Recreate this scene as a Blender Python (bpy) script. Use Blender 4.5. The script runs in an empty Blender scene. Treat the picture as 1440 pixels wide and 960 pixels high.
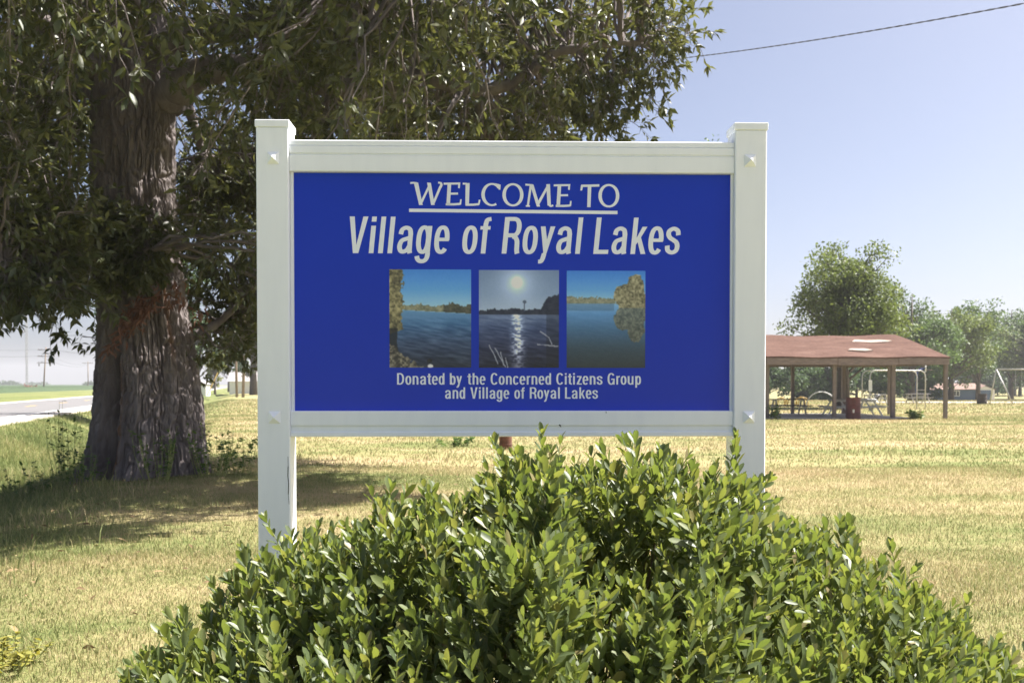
import bpy, math, random
import numpy as np
from mathutils import Vector, Matrix

random.seed(7)
rng = np.random.default_rng(7)
sc = bpy.context.scene
C = sc.collection
R = math.radians

# ------------------------------------------------------------------ camera
EYE = 1.5
FPX = 1400.0
PITCH = R(1.3)
HOR = 540.0
CY = HOR + FPX * math.tan(PITCH)
cam_d = bpy.data.cameras.new('camera')
cam = bpy.data.objects.new('camera', cam_d)
C.objects.link(cam)
cam.location = (0, 0, EYE)
cam.rotation_euler = (R(90) - PITCH, 0, 0)
cam_d.sensor_width = 36
cam_d.lens = FPX / 1440 * 36
cam_d.shift_y = (CY - 480) / 1440
cam_d.clip_start = 0.05
cam_d.clip_end = 9000
cam_d.dof.use_dof = True
cam_d.dof.focus_distance = 3.6
cam_d.dof.aperture_fstop = 8.0
sc.camera = cam

# ------------------------------------------------------------------ sky, sun, exposure
SUN = Vector((0.52, 0.17, 0.84)).normalized()          # towards the sun
SUN_EL = math.asin(SUN.z)
SUN_AZ = math.atan2(SUN.x, SUN.y)
w = bpy.data.worlds.new('World'); sc.world = w; w.use_nodes = True
nt = w.node_tree
sky = nt.nodes.new('ShaderNodeTexSky')
sky.sky_type = 'NISHITA'; sky.sun_disc = False
sky.sun_elevation = SUN_EL; sky.sun_rotation = SUN_AZ
sky.altitude = 150; sky.air_density = 0.50; sky.dust_density = 3.6; sky.ozone_density = 0.5
nt.links.new(sky.outputs[0], nt.nodes['Background'].inputs[0])
nt.nodes['Background'].inputs[1].default_value = 0.067
sun_d = bpy.data.lights.new('sun', 'SUN')
sun_d.energy = 5.0; sun_d.angle = R(0.5); sun_d.color = (1.0, 0.95, 0.88)
sun = bpy.data.objects.new('sun', sun_d); C.objects.link(sun)
sun.rotation_euler = (-SUN).to_track_quat('-Z', 'Y').to_euler()
sun.location = (20, 6, 40)
vs = sc.view_settings
vs.view_transform = 'Standard'; vs.look = 'None'; vs.gamma = 1; vs.exposure = 1.65
vs.use_curve_mapping = False
sc.cycles.use_denoising = True
sc.cycles.max_bounces = 8
sc.cycles.transparent_max_bounces = 8

# ------------------------------------------------------------------ helpers
def pix(px, py, Y):
    """world point on the ray of a photo pixel (1440x960) at depth Y; used to read real positions off the photo"""
    u = (px - 720) / FPX; v = (CY - py) / FPX
    dx = u; dy = math.cos(PITCH) + v * math.sin(PITCH); dz = -math.sin(PITCH) + v * math.cos(PITCH)
    t = Y / dy
    return Vector((dx * t, Y, EYE + dz * t))

def project(p):
    """arrays (N,3) -> px, py"""
    d = np.asarray(p, float) - np.array([0, 0, EYE])
    f = d[:, 1] * math.cos(PITCH) - d[:, 2] * math.sin(PITCH)
    up = d[:, 1] * math.sin(PITCH) + d[:, 2] * math.cos(PITCH)
    f = np.maximum(f, 1e-3)
    return 720 + FPX * d[:, 0] / f, CY - FPX * up / f

def tag(o, label=None, cat=None, group=None, kind=None):
    if label: o['label'] = label
    if cat: o['category'] = cat
    if group: o['group'] = group
    if kind: o['kind'] = kind
    return o

def empty(name, loc=(0, 0, 0), rz=0.0, label=None, cat=None, group=None):
    o = bpy.data.objects.new(name, None); C.objects.link(o)
    o.location = loc; o.rotation_euler = (0, 0, rz); o.empty_display_size = 0.2
    return tag(o, label, cat, group)

def link(name, me, parent=None, kind=None):
    o = bpy.data.objects.new(name, me); C.objects.link(o)
    if parent is not None: o.parent = parent
    if kind: o['kind'] = kind
    return o

def mesh_np(name, V, F, mat, smooth=False, attrs=None):
    """V (n,3) array, F (m,k) int array"""
    V = np.ascontiguousarray(V, np.float32); F = np.ascontiguousarray(F, np.int32)
    me = bpy.data.meshes.new(name)
    n, (m, k) = len(V), F.shape
    me.vertices.add(n); me.vertices.foreach_set('co', V.ravel())
    me.loops.add(m * k); me.loops.foreach_set('vertex_index', F.ravel())
    me.polygons.add(m)
    me.polygons.foreach_set('loop_start', np.arange(0, m * k, k, dtype=np.int32))
    me.polygons.foreach_set('loop_total', np.full(m, k, np.int32))
    me.polygons.foreach_set('use_smooth', np.full(m, smooth, bool))
    me.update(calc_edges=True)
    if attrs:
        for an, arr in attrs.items():
            if arr.ndim == 1:
                a = me.attributes.new(an, 'FLOAT', 'POINT'); a.data.foreach_set('value', arr.astype(np.float32))
            else:
                a = me.attributes.new(an, 'FLOAT_COLOR', 'POINT'); a.data.foreach_set('color', arr.astype(np.float32).ravel())
    if mat: me.materials.append(mat)
    return me

class MB:
    """collects boxes, bars, tubes and prisms; build() links them as one mesh object"""
    def __init__(s): s.v = []; s.f = []
    def add(s, vs_, fs):
        b = len(s.v); s.v += [tuple(v) for v in vs_]; s.f += [tuple(i + b for i in f) for f in fs]; return s
    def box(s, x0, x1, y0, y1, z0, z1, bev=0.0):
        if bev <= 0:
            vs_ = [(x, y, z) for z in (z0, z1) for y in (y0, y1) for x in (x0, x1)]
            return s.add(vs_, [(0, 2, 3, 1), (4, 5, 7, 6), (0, 1, 5, 4), (2, 6, 7, 3), (0, 4, 6, 2), (1, 3, 7, 5)])
        b = bev
        def ring(z, i):
            return [(x0 + i, y0 + b, z), (x0 + b, y0 + i, z), (x1 - b, y0 + i, z), (x1 - i, y0 + b, z),
                    (x1 - i, y1 - b, z), (x1 - b, y1 - i, z), (x0 + b, y1 - i, z), (x0 + i, y1 - b, z)]
        vs_ = []
        rings = [ring(z0 + 0, b), ring(z0 + b, 0), ring(z1 - b, 0), ring(z1, b)]
        rings[0] = [(min(max(x, x0 + b), x1 - b), min(max(y, y0 + b), y1 - b), z) for x, y, z in rings[0]]
        rings[3] = [(min(max(x, x0 + b), x1 - b), min(max(y, y0 + b), y1 - b), z) for x, y, z in rings[3]]
        for r in rings: vs_ += r
        fs = [tuple(range(7, -1, -1)), tuple(range(24, 32))]
        for k in range(3):
            for i in range(8):
                j = (i + 1) % 8
                fs.append((k * 8 + i, k * 8 + j, k * 8 + 8 + j, k * 8 + 8 + i))
        return s.add(vs_, fs)
    def tube(s, pts, r, n=8, caps=True):
        pts = [Vector(p) for p in pts]
        if not hasattr(r, '__len__'): r = [r] * len(pts)
        prev = None; vs_ = []
        for i, p in enumerate(pts):
            t = (pts[min(i + 1, len(pts) - 1)] - pts[max(i - 1, 0)]).normalized()
            if prev is None:
                a = Vector((0, 0, 1)) if abs(t.z) < 0.9 else Vector((1, 0, 0))
                u = t.cross(a).normalized()
            else:
                u = (prev - t * prev.dot(t)).normalized()
            prev = u; v = t.cross(u)
            for k in range(n):
                an = 2 * math.pi * k / n
                vs_.append(p + (u * math.cos(an) + v * math.sin(an)) * r[i])
        fs = []
        for i in range(len(pts) - 1):
            for k in range(n):
                j = (k + 1) % n
                fs.append((i * n + k, i * n + j, (i + 1) * n + j, (i + 1) * n + k))
        if caps:
            fs.append(tuple(range(n - 1, -1, -1))); b = (len(pts) - 1) * n; fs.append(tuple(range(b, b + n)))
        return s.add(vs_, fs)
    def bar(s, a, b, wx, wz):
        """square bar from a to b"""
        a = Vector(a); b = Vector(b); t = (b - a).normalized()
        h = Vector((0, 0, 1)) if abs(t.z) < 0.95 else Vector((0, 1, 0))
        u = t.cross(h).normalized(); v = u.cross(t)
        vs_ = []
        for p in (a, b):
            for su, sv in ((-1, -1), (1, -1), (1, 1), (-1, 1)):
                vs_.append(p + u * su * wx / 2 + v * sv * wz / 2)
        return s.add(vs_, [(0, 1, 2, 3), (7, 6, 5, 4), (0, 4, 5, 1), (1, 5, 6, 2), (2, 6, 7, 3), (3, 7, 4, 0)])
    def prism(s, poly, y0, y1):
        """polygon in x,z extruded along y"""
        n = len(poly)
        ar = sum(poly[i][0] * poly[(i + 1) % n][1] - poly[(i + 1) % n][0] * poly[i][1] for i in range(n))
        if ar < 0: poly = poly[::-1]
        vs_ = [(x, y0, z) for x, z in poly] + [(x, y1, z) for x, z in poly]
        fs = [tuple(range(n)), tuple(range(2 * n - 1, n - 1, -1))]
        for i in range(n):
            j = (i + 1) % n
            fs.append((j, i, n + i, n + j))
        return s.add(vs_, fs)
    def build(s, name, mat, parent=None, smooth=False, kind=None):
        me = bpy.data.meshes.new(name)
        me.from_pydata(s.v, [], s.f); me.update()
        if smooth:
            me.polygons.foreach_set('use_smooth', [True] * len(me.polygons))
        if mat: me.materials.append(mat)
        return link(name, me, parent, kind)

# value noise -------------------------------------------------------
def _h(ix, iy, iz, s):
    n = (ix * 374761393 + iy * 668265263 + iz * 2147483647 + s * 1274126177) & 0xffffffff
    n = ((n ^ (n >> 13)) * 1274126177) & 0xffffffff
    n = n ^ (n >> 16)
    return (n & 0xffff) / 65535.0
def vnoise(x, y, z=0.0, s=0):
    x, y, z = np.broadcast_arrays(np.asarray(x, float), np.asarray(y, float), np.asarray(z, float))
    ix = np.floor(x).astype(np.int64); iy = np.floor(y).astype(np.int64); iz = np.floor(z).astype(np.int64)
    fx = x - ix; fy = y - iy; fz = z - iz
    fx = fx * fx * (3 - 2 * fx); fy = fy * fy * (3 - 2 * fy); fz = fz * fz * (3 - 2 * fz)
    def L(a, b, t): return a + (b - a) * t
    def g(k):
        return L(L(_h(ix, iy, iz + k, s), _h(ix + 1, iy, iz + k, s), fx), L(_h(ix, iy + 1, iz + k, s), _h(ix + 1, iy + 1, iz + k, s), fx), fy)
    return L(g(0), g(1), fz)
def fbm(x, y, z=0.0, s=0, o=4):
    t = 0; a = 0.5; f = 1.0
    for k in range(o):
        t = t + a * vnoise(np.asarray(x) * f, np.asarray(y) * f, np.asarray(z) * f, s + k * 17); a *= 0.5; f *= 2.03
    return t / (1 - 0.5 ** o)

# materials ---------------------------------------------------------
class N:
    """tiny node builder"""
    def __init__(s, name):
        s.m = bpy.data.materials.new(name); s.m.use_nodes = True; s.t = s.m.node_tree
        s.p = s.t.nodes['Principled BSDF']; s.out = s.t.nodes['Material Output']
    def n(s, typ, **kw):
        nd = s.t.nodes.new(typ)
        for k, v in kw.items():
            if hasattr(nd, k) and k not in nd.inputs: setattr(nd, k, v)
            else: nd.inputs[k].default_value = v
        return nd
    def l(s, a, b): s.t.links.new(a, b)
    def pos(s):
        return s.n('ShaderNodeNewGeometry').outputs['Position']
    def noise(s, vec, scale, detail=4.0, rough=0.55, stretch=None):
        if stretch:
            mp = s.n('ShaderNodeMapping'); mp.inputs['Scale'].default_value = stretch; s.l(vec, mp.inputs[0]); vec = mp.outputs[0]
        nn = s.n('ShaderNodeTexNoise'); nn.inputs['Scale'].default_value = scale
        nn.inputs['Detail'].default_value = detail; nn.inputs['Roughness'].default_value = rough
        s.l(vec, nn.inputs['Vector']); return nn.outputs['Fac']
    def ramp(s, fac, stops):
        r = s.n('ShaderNodeValToRGB'); e = r.color_ramp.elements
        while len(e) < len(stops): e.new(0.5)
        for i, (p, c) in enumerate(stops):
            e[i].position = p; e[i].color = (*c, 1) if len(c) == 3 else c
        s.l(fac, r.inputs[0]); return r.outputs[0]
    def mix(s, fac, a, b, mode='MIX'):
        m = s.n('ShaderNodeMix'); m.data_type = 'RGBA'; m.blend_type = mode
        for sock, v in ((m.inputs[0], fac), (m.inputs[6], a), (m.inputs[7], b)):
            if hasattr(v, 'links'): s.l(v, sock)
            elif isinstance(v, tuple): sock.default_value = (*v, 1) if len(v) == 3 else v
            else: sock.default_value = v
        return m.outputs[2]
    def math(s, op, a, b=0.0, clamp=False):
        m = s.n('ShaderNodeMath'); m.operation = op; m.use_clamp = clamp
        for sock, v in ((m.inputs[0], a), (m.inputs[1], b)):
            if hasattr(v, 'links'): s.l(v, sock)
            else: sock.default_value = v
        return m.outputs[0]
    def bump(s, h, strength=0.3, dist=0.02):
        b = s.n('ShaderNodeBump'); b.inputs['Strength'].default_value = strength; b.inputs['Distance'].default_value = dist
        s.l(h, b.inputs['Height']); s.l(b.outputs[0], s.p.inputs['Normal']); return b
    def base(s, c):
        if hasattr(c, 'links'): s.l(c, s.p.inputs['Base Color'])
        else: s.p.inputs['Base Color'].default_value = (*c, 1)
    def rough(s, r):
        if hasattr(r, 'links'): s.l(r, s.p.inputs['Roughness'])
        else: s.p.inputs['Roughness'].default_value = r
    def trans(s, color, fac):
        t = s.n('ShaderNodeBsdfTranslucent')
        if hasattr(color, 'links'): s.l(color, t.inputs[0])
        else: t.inputs[0].default_value = (*color, 1)
        mx = s.n('ShaderNodeMixShader'); mx.inputs[0].default_value = fac
        s.l(s.p.outputs[0], mx.inputs[1]); s.l(t.outputs[0], mx.inputs[2]); s.l(mx.outputs[0], s.out.inputs[0])

def plain(name, col, rough=0.6, var=0.15, scale=6.0, bump=0.0, metal=0.0, stretch=None, spec=None):
    k = N(name); p = k.pos()
    f = k.noise(p, scale, 5, 0.6, stretch)
    d = tuple(c * (1 - var) for c in col); b = tuple(min(1, c * (1 + var)) for c in col)
    k.base(k.ramp(f, [(0.3, d), (0.7, b)]))
    k.rough(k.ramp(f, [(0.2, (rough * 0.85,) * 3), (0.8, (min(1, rough * 1.15),) * 3)]))
    k.p.inputs['Metallic'].default_value = metal
    if spec is not None: k.p.inputs['Specular IOR Level'].default_value = spec
    if bump: k.bump(f, bump, 0.01)
    return k.m

def leaf_rand(k):
    a = k.n('ShaderNodeAttribute'); a.attribute_name = 'rnd'
    oi = k.n('ShaderNodeObjectInfo')
    return k.math('FRACT', k.math('ADD', a.outputs['Fac'], oi.outputs['Random']))

def leaf_mat(name, cols, trans_cols, tfac, rough=0.4, spec=0.5, patch=0.0):
    k = N(name); r = leaf_rand(k)
    n = len(cols)
    c = k.ramp(r, [((i / (n - 1)) if n < 6 else (0, .22, .45, .7, .93, 1)[i], cols[i]) for i in range(n)])
    t = k.ramp(r, [(i / (n - 1), trans_cols[i]) for i in range(n)])
    if patch:
        f = k.noise(k.pos(), patch, 2)
        c = k.mix(k.math('MULTIPLY', f, 0.6), c, cols[min(3, n - 1)]); t = k.mix(k.math('MULTIPLY', f, 0.6), t, trans_cols[min(3, n - 1)])
    k.base(c); k.rough(rough); k.p.inputs['Specular IOR Level'].default_value = spec
    k.trans(t, tfac)
    return k.m

# grass colours are shared by the soil sheet and the blades
def grass_color(k, blade=False):
    p = k.pos()
    big = k.noise(p, 0.16, 3, 0.55, (1.0, 2.2, 1.0))
    med = k.noise(p, 0.9, 4, 0.6, (1.0, 1.5, 1.0))
    f = k.math('ADD', k.math('MULTIPLY', big, 0.62), k.math('MULTIPLY', med, 0.38))
    sx = k.n('ShaderNodeSeparateXYZ'); k.l(p, sx.inputs[0])
    # greener towards the roadside ditch (distance from the road edge) and in long bands across the lawn
    sd = k.math('ADD', k.math('MULTIPLY', sx.outputs[0], 0.967), k.math('ADD', k.math('MULTIPLY', sx.outputs[1], 0.256), 10.13))
    g = k.math('MULTIPLY', k.math('SUBTRACT', 9.6, sd), 0.045)
    g = k.math('MINIMUM', k.math('MAXIMUM', g, 0.0), 0.17)
    band = k.noise(p, 0.11, 2, 0.5, (0.6, 5.0, 1.0))
    f = k.math('ADD', f, k.math('MULTIPLY', k.math('SUBTRACT', band, 0.5), 0.35))
    f = k.math('SUBTRACT', f, g)
    if blade:
        a = k.n('ShaderNodeAttribute'); a.attribute_name = 'rnd'
        f = k.math('ADD', f, k.math('MULTIPLY', k.math('SUBTRACT', a.outputs['Fac'], 0.5), 0.34))
        return k.ramp(f, [(0.20, (0.13, 0.17, 0.055)), (0.38, (0.22, 0.245, 0.09)), (0.50, (0.345, 0.315, 0.15)), (0.62, (0.445, 0.36, 0.21)), (0.80, (0.49, 0.385, 0.25))])
    fine = k.noise(p, 22.0, 5, 0.7, (1.0, 0.7, 1.0))
    f = k.math('ADD', f, k.math('MULTIPLY', k.math('SUBTRACT', fine, 0.5), 0.45))
    return k.ramp(f, [(0.18, (0.08, 0.105, 0.035)), (0.36, (0.16, 0.18, 0.065)), (0.50, (0.27, 0.245, 0.115)), (0.63, (0.36, 0.29, 0.165)), (0.80, (0.42, 0.325, 0.205))])

M = {}
k = N('lawn_soil'); k.base(grass_color(k)); k.rough(0.95); k.p.inputs['Specular IOR Level'].default_value = 0.1
k.bump(k.noise(k.pos(), 14.0, 6, 0.7), 0.8, 0.06); M['lawn'] = k.m
k = N('grass_blade'); c_ = grass_color(k, True); k.base(c_); k.rough(0.6); k.p.inputs['Specular IOR Level'].default_value = 0.25; k.trans(c_, 0.35); M['blade'] = k.m
k = N('white_vinyl'); p_ = k.pos(); f_ = k.noise(p_, 3.0, 5, 0.6, (6, 6, 0.8))
k.base(k.ramp(f_, [(0.25, (0.81, 0.85, 0.91)), (0.6, (0.86, 0.90, 0.95))])); k.rough(k.ramp(k.noise(p_, 18.0), [(0.3, (0.32,) * 3), (0.7, (0.48,) * 3)]))
M['vinyl'] = k.m
k = N('blue_panel'); p_ = k.pos(); f_ = k.noise(p_, 2.0, 4)
k.base(k.ramp(f_, [(0.3, (0.006, 0.036, 0.50)), (0.7, (0.007, 0.040, 0.53))])); k.rough(k.ramp(k.noise(p_, 9.0), [(0.3, (0.20,) * 3), (0.7, (0.26,) * 3)]))
k.p.inputs['Specular IOR Level'].default_value = 0.3; M['blue'] = k.m
M['letter'] = plain('letter_vinyl', (0.83, 0.87, 0.94), 0.3, 0.02, 4)
k = N('printed_photo'); a_ = k.n('ShaderNodeAttribute'); a_.attribute_name = 'ink'; k.base(a_.outputs['Color']); k.rough(0.25); M['print'] = k.m
M['crack'] = plain('crack_dark', (0.05, 0.045, 0.04), 0.9)
M['bush_leaf'] = leaf_mat('shrub_leaf', [(0.052, 0.077, 0.046), (0.070, 0.100, 0.050), (0.095, 0.128, 0.054), (0.128, 0.160, 0.058), (0.185, 0.205, 0.068), (0.25, 0.18, 0.09)],
                          [(0.15, 0.22, 0.04), (0.20, 0.28, 0.045), (0.27, 0.345, 0.055), (0.33, 0.40, 0.06), (0.38, 0.42, 0.07), (0.40, 0.40, 0.08)], 0.30, 0.46, 0.42, 3.0)
M['bush_wood'] = plain('shrub_wood', (0.16, 0.12, 0.07), 0.85, 0.3, 30)
M['bush_shoot'] = plain('shrub_shoot', (0.22, 0.25, 0.07), 0.6, 0.2, 30)
M['oak_leaf'] = leaf_mat('oak_leaf', [(0.034, 0.050, 0.024), (0.046, 0.062, 0.028), (0.064, 0.080, 0.034), (0.092, 0.100, 0.042)],
                         [(0.08, 0.11, 0.025), (0.12, 0.145, 0.03), (0.17, 0.185, 0.04), (0.24, 0.24, 0.06)], 0.25, 0.42, 0.5, 0.5)
M['dead_leaf'] = leaf_mat('dead_leaf', [(0.15, 0.08, 0.06), (0.22, 0.115, 0.085), (0.30, 0.17, 0.125)], [(0.22, 0.11, 0.08)] * 3, 0.25, 0.7, 0.2)
k = N('oak_bark'); p_ = k.pos(); f_ = k.noise(p_, 5.0, 8, 0.65, (1, 1, 0.22)); f2 = k.noise(p_, 0.9, 4, 0.6)
c_ = k.ramp(f_, [(0.25, (0.095, 0.080, 0.080)), (0.5, (0.185, 0.160, 0.158)), (0.8, (0.29, 0.26, 0.255))])
at = k.n('ShaderNodeAttribute'); at.attribute_name = 'stain'
c_ = k.mix(at.outputs['Fac'], c_, (0.22, 0.10, 0.035)); c_ = k.mix(k.math('MULTIPLY', k.ramp(f2, [(0.55, (0, 0, 0)), (0.75, (1, 1, 1))]), 0.35), c_, (0.15, 0.145, 0.12))
k.base(c_); k.rough(0.95); k.p.inputs['Specular IOR Level'].default_value = 0.15; k.bump(k.noise(p_, 24.0, 6, 0.7, (1, 1, 0.35)), 0.7, 0.03); M['bark'] = k.m
M['far_bark'] = plain('far_bark', (0.085, 0.068, 0.055), 0.95, 0.35, 4, 0.4)
def tree_mat(nm, b):
    return leaf_mat(nm, [tuple(c * s for c in b) for s in (0.62, 0.85, 1.1, 1.4)], [tuple(c * s for c in (b[0] * 2.0, b[1] * 1.9, b[2] * 1.5)) for s in (0.7, 0.9, 1.1, 1.3)], 0.3, 0.55, 0.35, 0.35)
M['tree_a'] = tree_mat('tree_leaf_olive', (0.085, 0.115, 0.032))
M['tree_b'] = tree_mat('tree_leaf_green', (0.065, 0.105, 0.036))
M['tree_c'] = tree_mat('tree_leaf_dark', (0.045, 0.078, 0.030))
M['tree_y'] = tree_mat('tree_leaf_yellow', (0.16, 0.18, 0.04))
M['fallen'] = leaf_mat('fallen_leaf', [(0.16, 0.11, 0.06), (0.25, 0.18, 0.10), (0.34, 0.26, 0.15)], [(0.2, 0.14, 0.08)] * 3, 0.15, 0.8, 0.1)
M['weed'] = leaf_mat('weed_leaf', [(0.05, 0.10, 0.025), (0.075, 0.13, 0.035), (0.10, 0.15, 0.04)], [(0.15, 0.27, 0.04)] * 3, 0.3, 0.55, 0.3)
M['yellow_weed'] = leaf_mat('yellow_leaf', [(0.20, 0.20, 0.05), (0.26, 0.24, 0.06), (0.17, 0.20, 0.05)], [(0.5, 0.45, 0.06)] * 3, 0.3, 0.5, 0.3)
k = N('asphalt'); p_ = k.pos(); f_ = k.noise(p_, 60.0, 4, 0.7); f2 = k.noise(p_, 0.35, 4, 0.6)
k.base(k.mix(0.5, k.ramp(f_, [(0.3, (0.10, 0.10, 0.105)), (0.7, (0.19, 0.185, 0.185))]), k.ramp(f2, [(0.3, (0.12, 0.12, 0.12)), (0.7, (0.18, 0.17, 0.17))])))
k.rough(0.85); k.bump(f_, 0.4, 0.005); M['asphalt'] = k.m
M['gravel'] = plain('gravel', (0.48, 0.43, 0.37), 0.95, 0.25, 9, 0.5)
M['white_paint'] = plain('white_road_paint', (0.72, 0.71, 0.68), 0.7, 0.12, 2)
M['yellow_paint'] = plain('yellow_road_paint', (0.55, 0.36, 0.08), 0.7, 0.2, 2)
k = N('crop'); p_ = k.pos(); f_ = k.noise(p_, 1.2, 5, 0.7); k.base(k.ramp(f_, [(0.3, (0.020, 0.042, 0.014)), (0.7, (0.050, 0.090, 0.026))])); k.rough(0.8); k.bump(f_, 1.0, 0.5); M['crop'] = k.m
k = N('shingle'); p_ = k.pos(); f_ = k.noise(p_, 0.8, 5, 0.65, (1, 2.5, 2.5)); f2 = k.noise(p_, 9.0, 4, 0.7)
k.base(k.mix(0.35, k.ramp(f_, [(0.3, (0.070, 0.038, 0.030)), (0.55, (0.115, 0.066, 0.052)), (0.75, (0.185, 0.118, 0.095))]), k.ramp(f2, [(0.3, (0.055, 0.031, 0.025)), (0.7, (0.165, 0.10, 0.08))])))
k.rough(0.95); k.p.inputs['Specular IOR Level'].default_value = 0.1; k.bump(f2, 0.5, 0.02); M['shingle'] = k.m
M['shingle_patch'] = plain('bare_underlay', (0.30, 0.24, 0.20), 0.9, 0.15, 4)
M['red_wood'] = plain('weathered_wood', (0.22, 0.175, 0.17), 0.85, 0.3, 4, 0.3, 0, (1, 1, 6))
M['post_wood'] = plain('post_wood', (0.20, 0.165, 0.155), 0.85, 0.3, 6, 0.3, 0, (4, 4, .6))
M['concrete'] = plain('concrete', (0.42, 0.40, 0.38), 0.9, 0.15, 2, 0.2)
M['grey_wood'] = plain('table_wood', (0.38, 0.36, 0.34), 0.85, 0.2, 5, 0.2)
M['galv'] = plain('galvanised_pipe', (0.45, 0.44, 0.43), 0.5, 0.12, 5, 0, 0.35)
M['pale_paint'] = plain('pale_paint', (0.66, 0.66, 0.64), 0.6, 0.1, 3)
M['yellow_metal'] = plain('yellow_metal', (0.42, 0.28, 0.07), 0.5, 0.1, 3)
M['black'] = plain('black_paint', (0.03, 0.03, 0.035), 0.5, 0.2, 4)
M['barrel_red'] = plain('barrel_red', (0.11, 0.03, 0.03), 0.5, 0.35, 5)
M['barrel_dark'] = plain('barrel_dark', (0.06, 0.045, 0.045), 0.6, 0.3, 5)
M['rust'] = plain('rusty_metal', (0.13, 0.055, 0.035), 0.9, 0.4, 9, 0.3)
M['blue_wall'] = plain('blue_siding', (0.070, 0.115, 0.19), 0.7, 0.12, 1.5, 0.1, 0, (0.3, 0.3, 6))
M['blue_pole'] = plain('blue_pole', (0.03, 0.06, 0.22), 0.5, 0.15, 3)
M['shed_roof'] = plain('shed_roof', (0.24, 0.17, 0.145), 0.95, 0.15, 2, 0, 0, None, 0.1)
M['white_wall'] = plain('white_siding', (0.68, 0.68, 0.66), 0.7, 0.07, 1.5)
M['grey_roof'] = plain('grey_roof', (0.28, 0.26, 0.26), 0.9, 0.15, 2)
M['glass'] = plain('window_glass', (0.03, 0.04, 0.05), 0.08, 0.1, 1)
M['pole_wood'] = plain('utility_pole_wood', (0.24, 0.18, 0.13), 0.9, 0.25, 3, 0.2, 0, (3, 3, .3))
M['wire'] = plain('wire_dark', (0.09, 0.09, 0.10), 0.5, 0.1, 3)
M['brush'] = plain('dry_brush', (0.26, 0.18, 0.11), 0.9, 0.3, 3)

# ------------------------------------------------------------------ terrain
RN = np.array([-21.6, 42.0]); RD = np.array([-0.256, 0.967]); RD = RD / np.linalg.norm(RD)
def road_s(X, Y):
    """distance from the near road edge, positive on the camera's side"""
    return RD[1] * (X - RN[0]) - RD[0] * (Y - RN[1])
def ss(a, b, x):
    t = np.clip((x - a) / (b - a), 0, 1); return t * t * (3 - 2 * t)
def ground(X, Y):
    X = np.asarray(X, float); Y = np.asarray(Y, float)
    s = road_s(X, Y)
    z = -0.95 * np.exp(-((s - 4.3) / 2.3) ** 2) * ss(400, 120, Y)
    z = z - 0.95 * ss(82, 150, Y) * ss(0, 40, X)
    near = np.exp(-(Y / 60) ** 2)
    z = z + near * 0.05 * (fbm(X * 0.5, Y * 0.5, 0, 3, 3) - 0.5) * ss(1.0, 3.0, s)
    z = z + 0.10 * np.exp(-(((X + 6) / 1.9) ** 2 + ((Y - 16.2) / 1.9) ** 2))
    z = z - 0.10 * (s < 0)            # sheet dips below the road bed
    return z
def gz(x, y): return float(ground(x, y))

def spaced(lo, hi, fine, step, growth):
    a = list(np.arange(-fine, fine + 1e-6, step)); d = step
    while a[-1] < hi: d *= growth; a.append(a[-1] + d)
    d = step
    while a[0] > lo: d *= growth; a.insert(0, a[0] - d)
    return np.array(a)
gx = spaced(-1700, 1700, 34, 0.5, 1.13)
gy = spaced(-1700, 1700, 34, 0.5, 1.12) + 30
XX, YY = np.meshgrid(gx, gy)
ZZ = ground(XX, YY)
nx, ny = len(gx), len(gy)
idx = np.arange(nx * ny).reshape(ny, nx)
F = np.stack([idx[:-1, :-1], idx[:-1, 1:], idx[1:, 1:], idx[1:, :-1]], -1).reshape(-1, 4)
tag(link('ground', mesh_np('ground', np.stack([XX, YY, ZZ], -1).reshape(-1, 3), F, M['lawn'], True)), kind='structure')

# road, shoulders and markings
def strip(name, s0, s1, t0, t1, z, mat, parent=None, n=60, thick=0.0):
    """ribbon along the road between offsets s0..s1 across (negative = away from camera) and t0..t1 along"""
    t = np.linspace(0, 1, n + 1); t = t0 + (t1 - t0) * t
    nrm = np.array([RD[1], -RD[0]])
    a = RN + np.outer(t, RD) + nrm * s0; b = RN + np.outer(t, RD) + nrm * s1
    V = np.concatenate([np.c_[a, np.full(n + 1, z)], np.c_[b, np.full(n + 1, z)]])
    if thick:
        V = np.concatenate([V, V - np.array([0, 0, thick])])
    i = np.arange(n); q = n + 1
    F = np.stack([i, i + 1, i + 1 + q, i + q], -1)
    if thick:
        F = np.concatenate([F, np.stack([i + q, i + 1 + q, i + 1 + 3 * q, i + 3 * q], -1), np.stack([i + 1, i, i + 2 * q, i + 1 + 2 * q], -1)])
    return link(name, mesh_np(name, V, F, mat), parent)
tag(strip('road_shoulder', 0.9, -9.6, -90, 1400, -0.004, M['gravel'], thick=0.4), kind='structure')
road = tag(strip('road', 0.0, -8.6, -90, 1400, 0.004, M['asphalt']), kind='structure')
strip('edge_line', -0.28, -0.52, -90, 1400, 0.010, M['white_paint'], road)
strip('edge_line', -8.1, -8.34, -90, 1400, 0.010, M['white_paint'], road)
dash_me = None
for i in range(14):
    t0 = -22 + i * 12.2
    strip('centre_dash', -4.2, -4.42, t0, t0 + 3.4, 0.010, M['yellow_paint'], road, 1)
tag(strip('verge', -9.6, -29, -90, 1400, 0.012, M['lawn'], thick=0.3), kind='structure')

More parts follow.
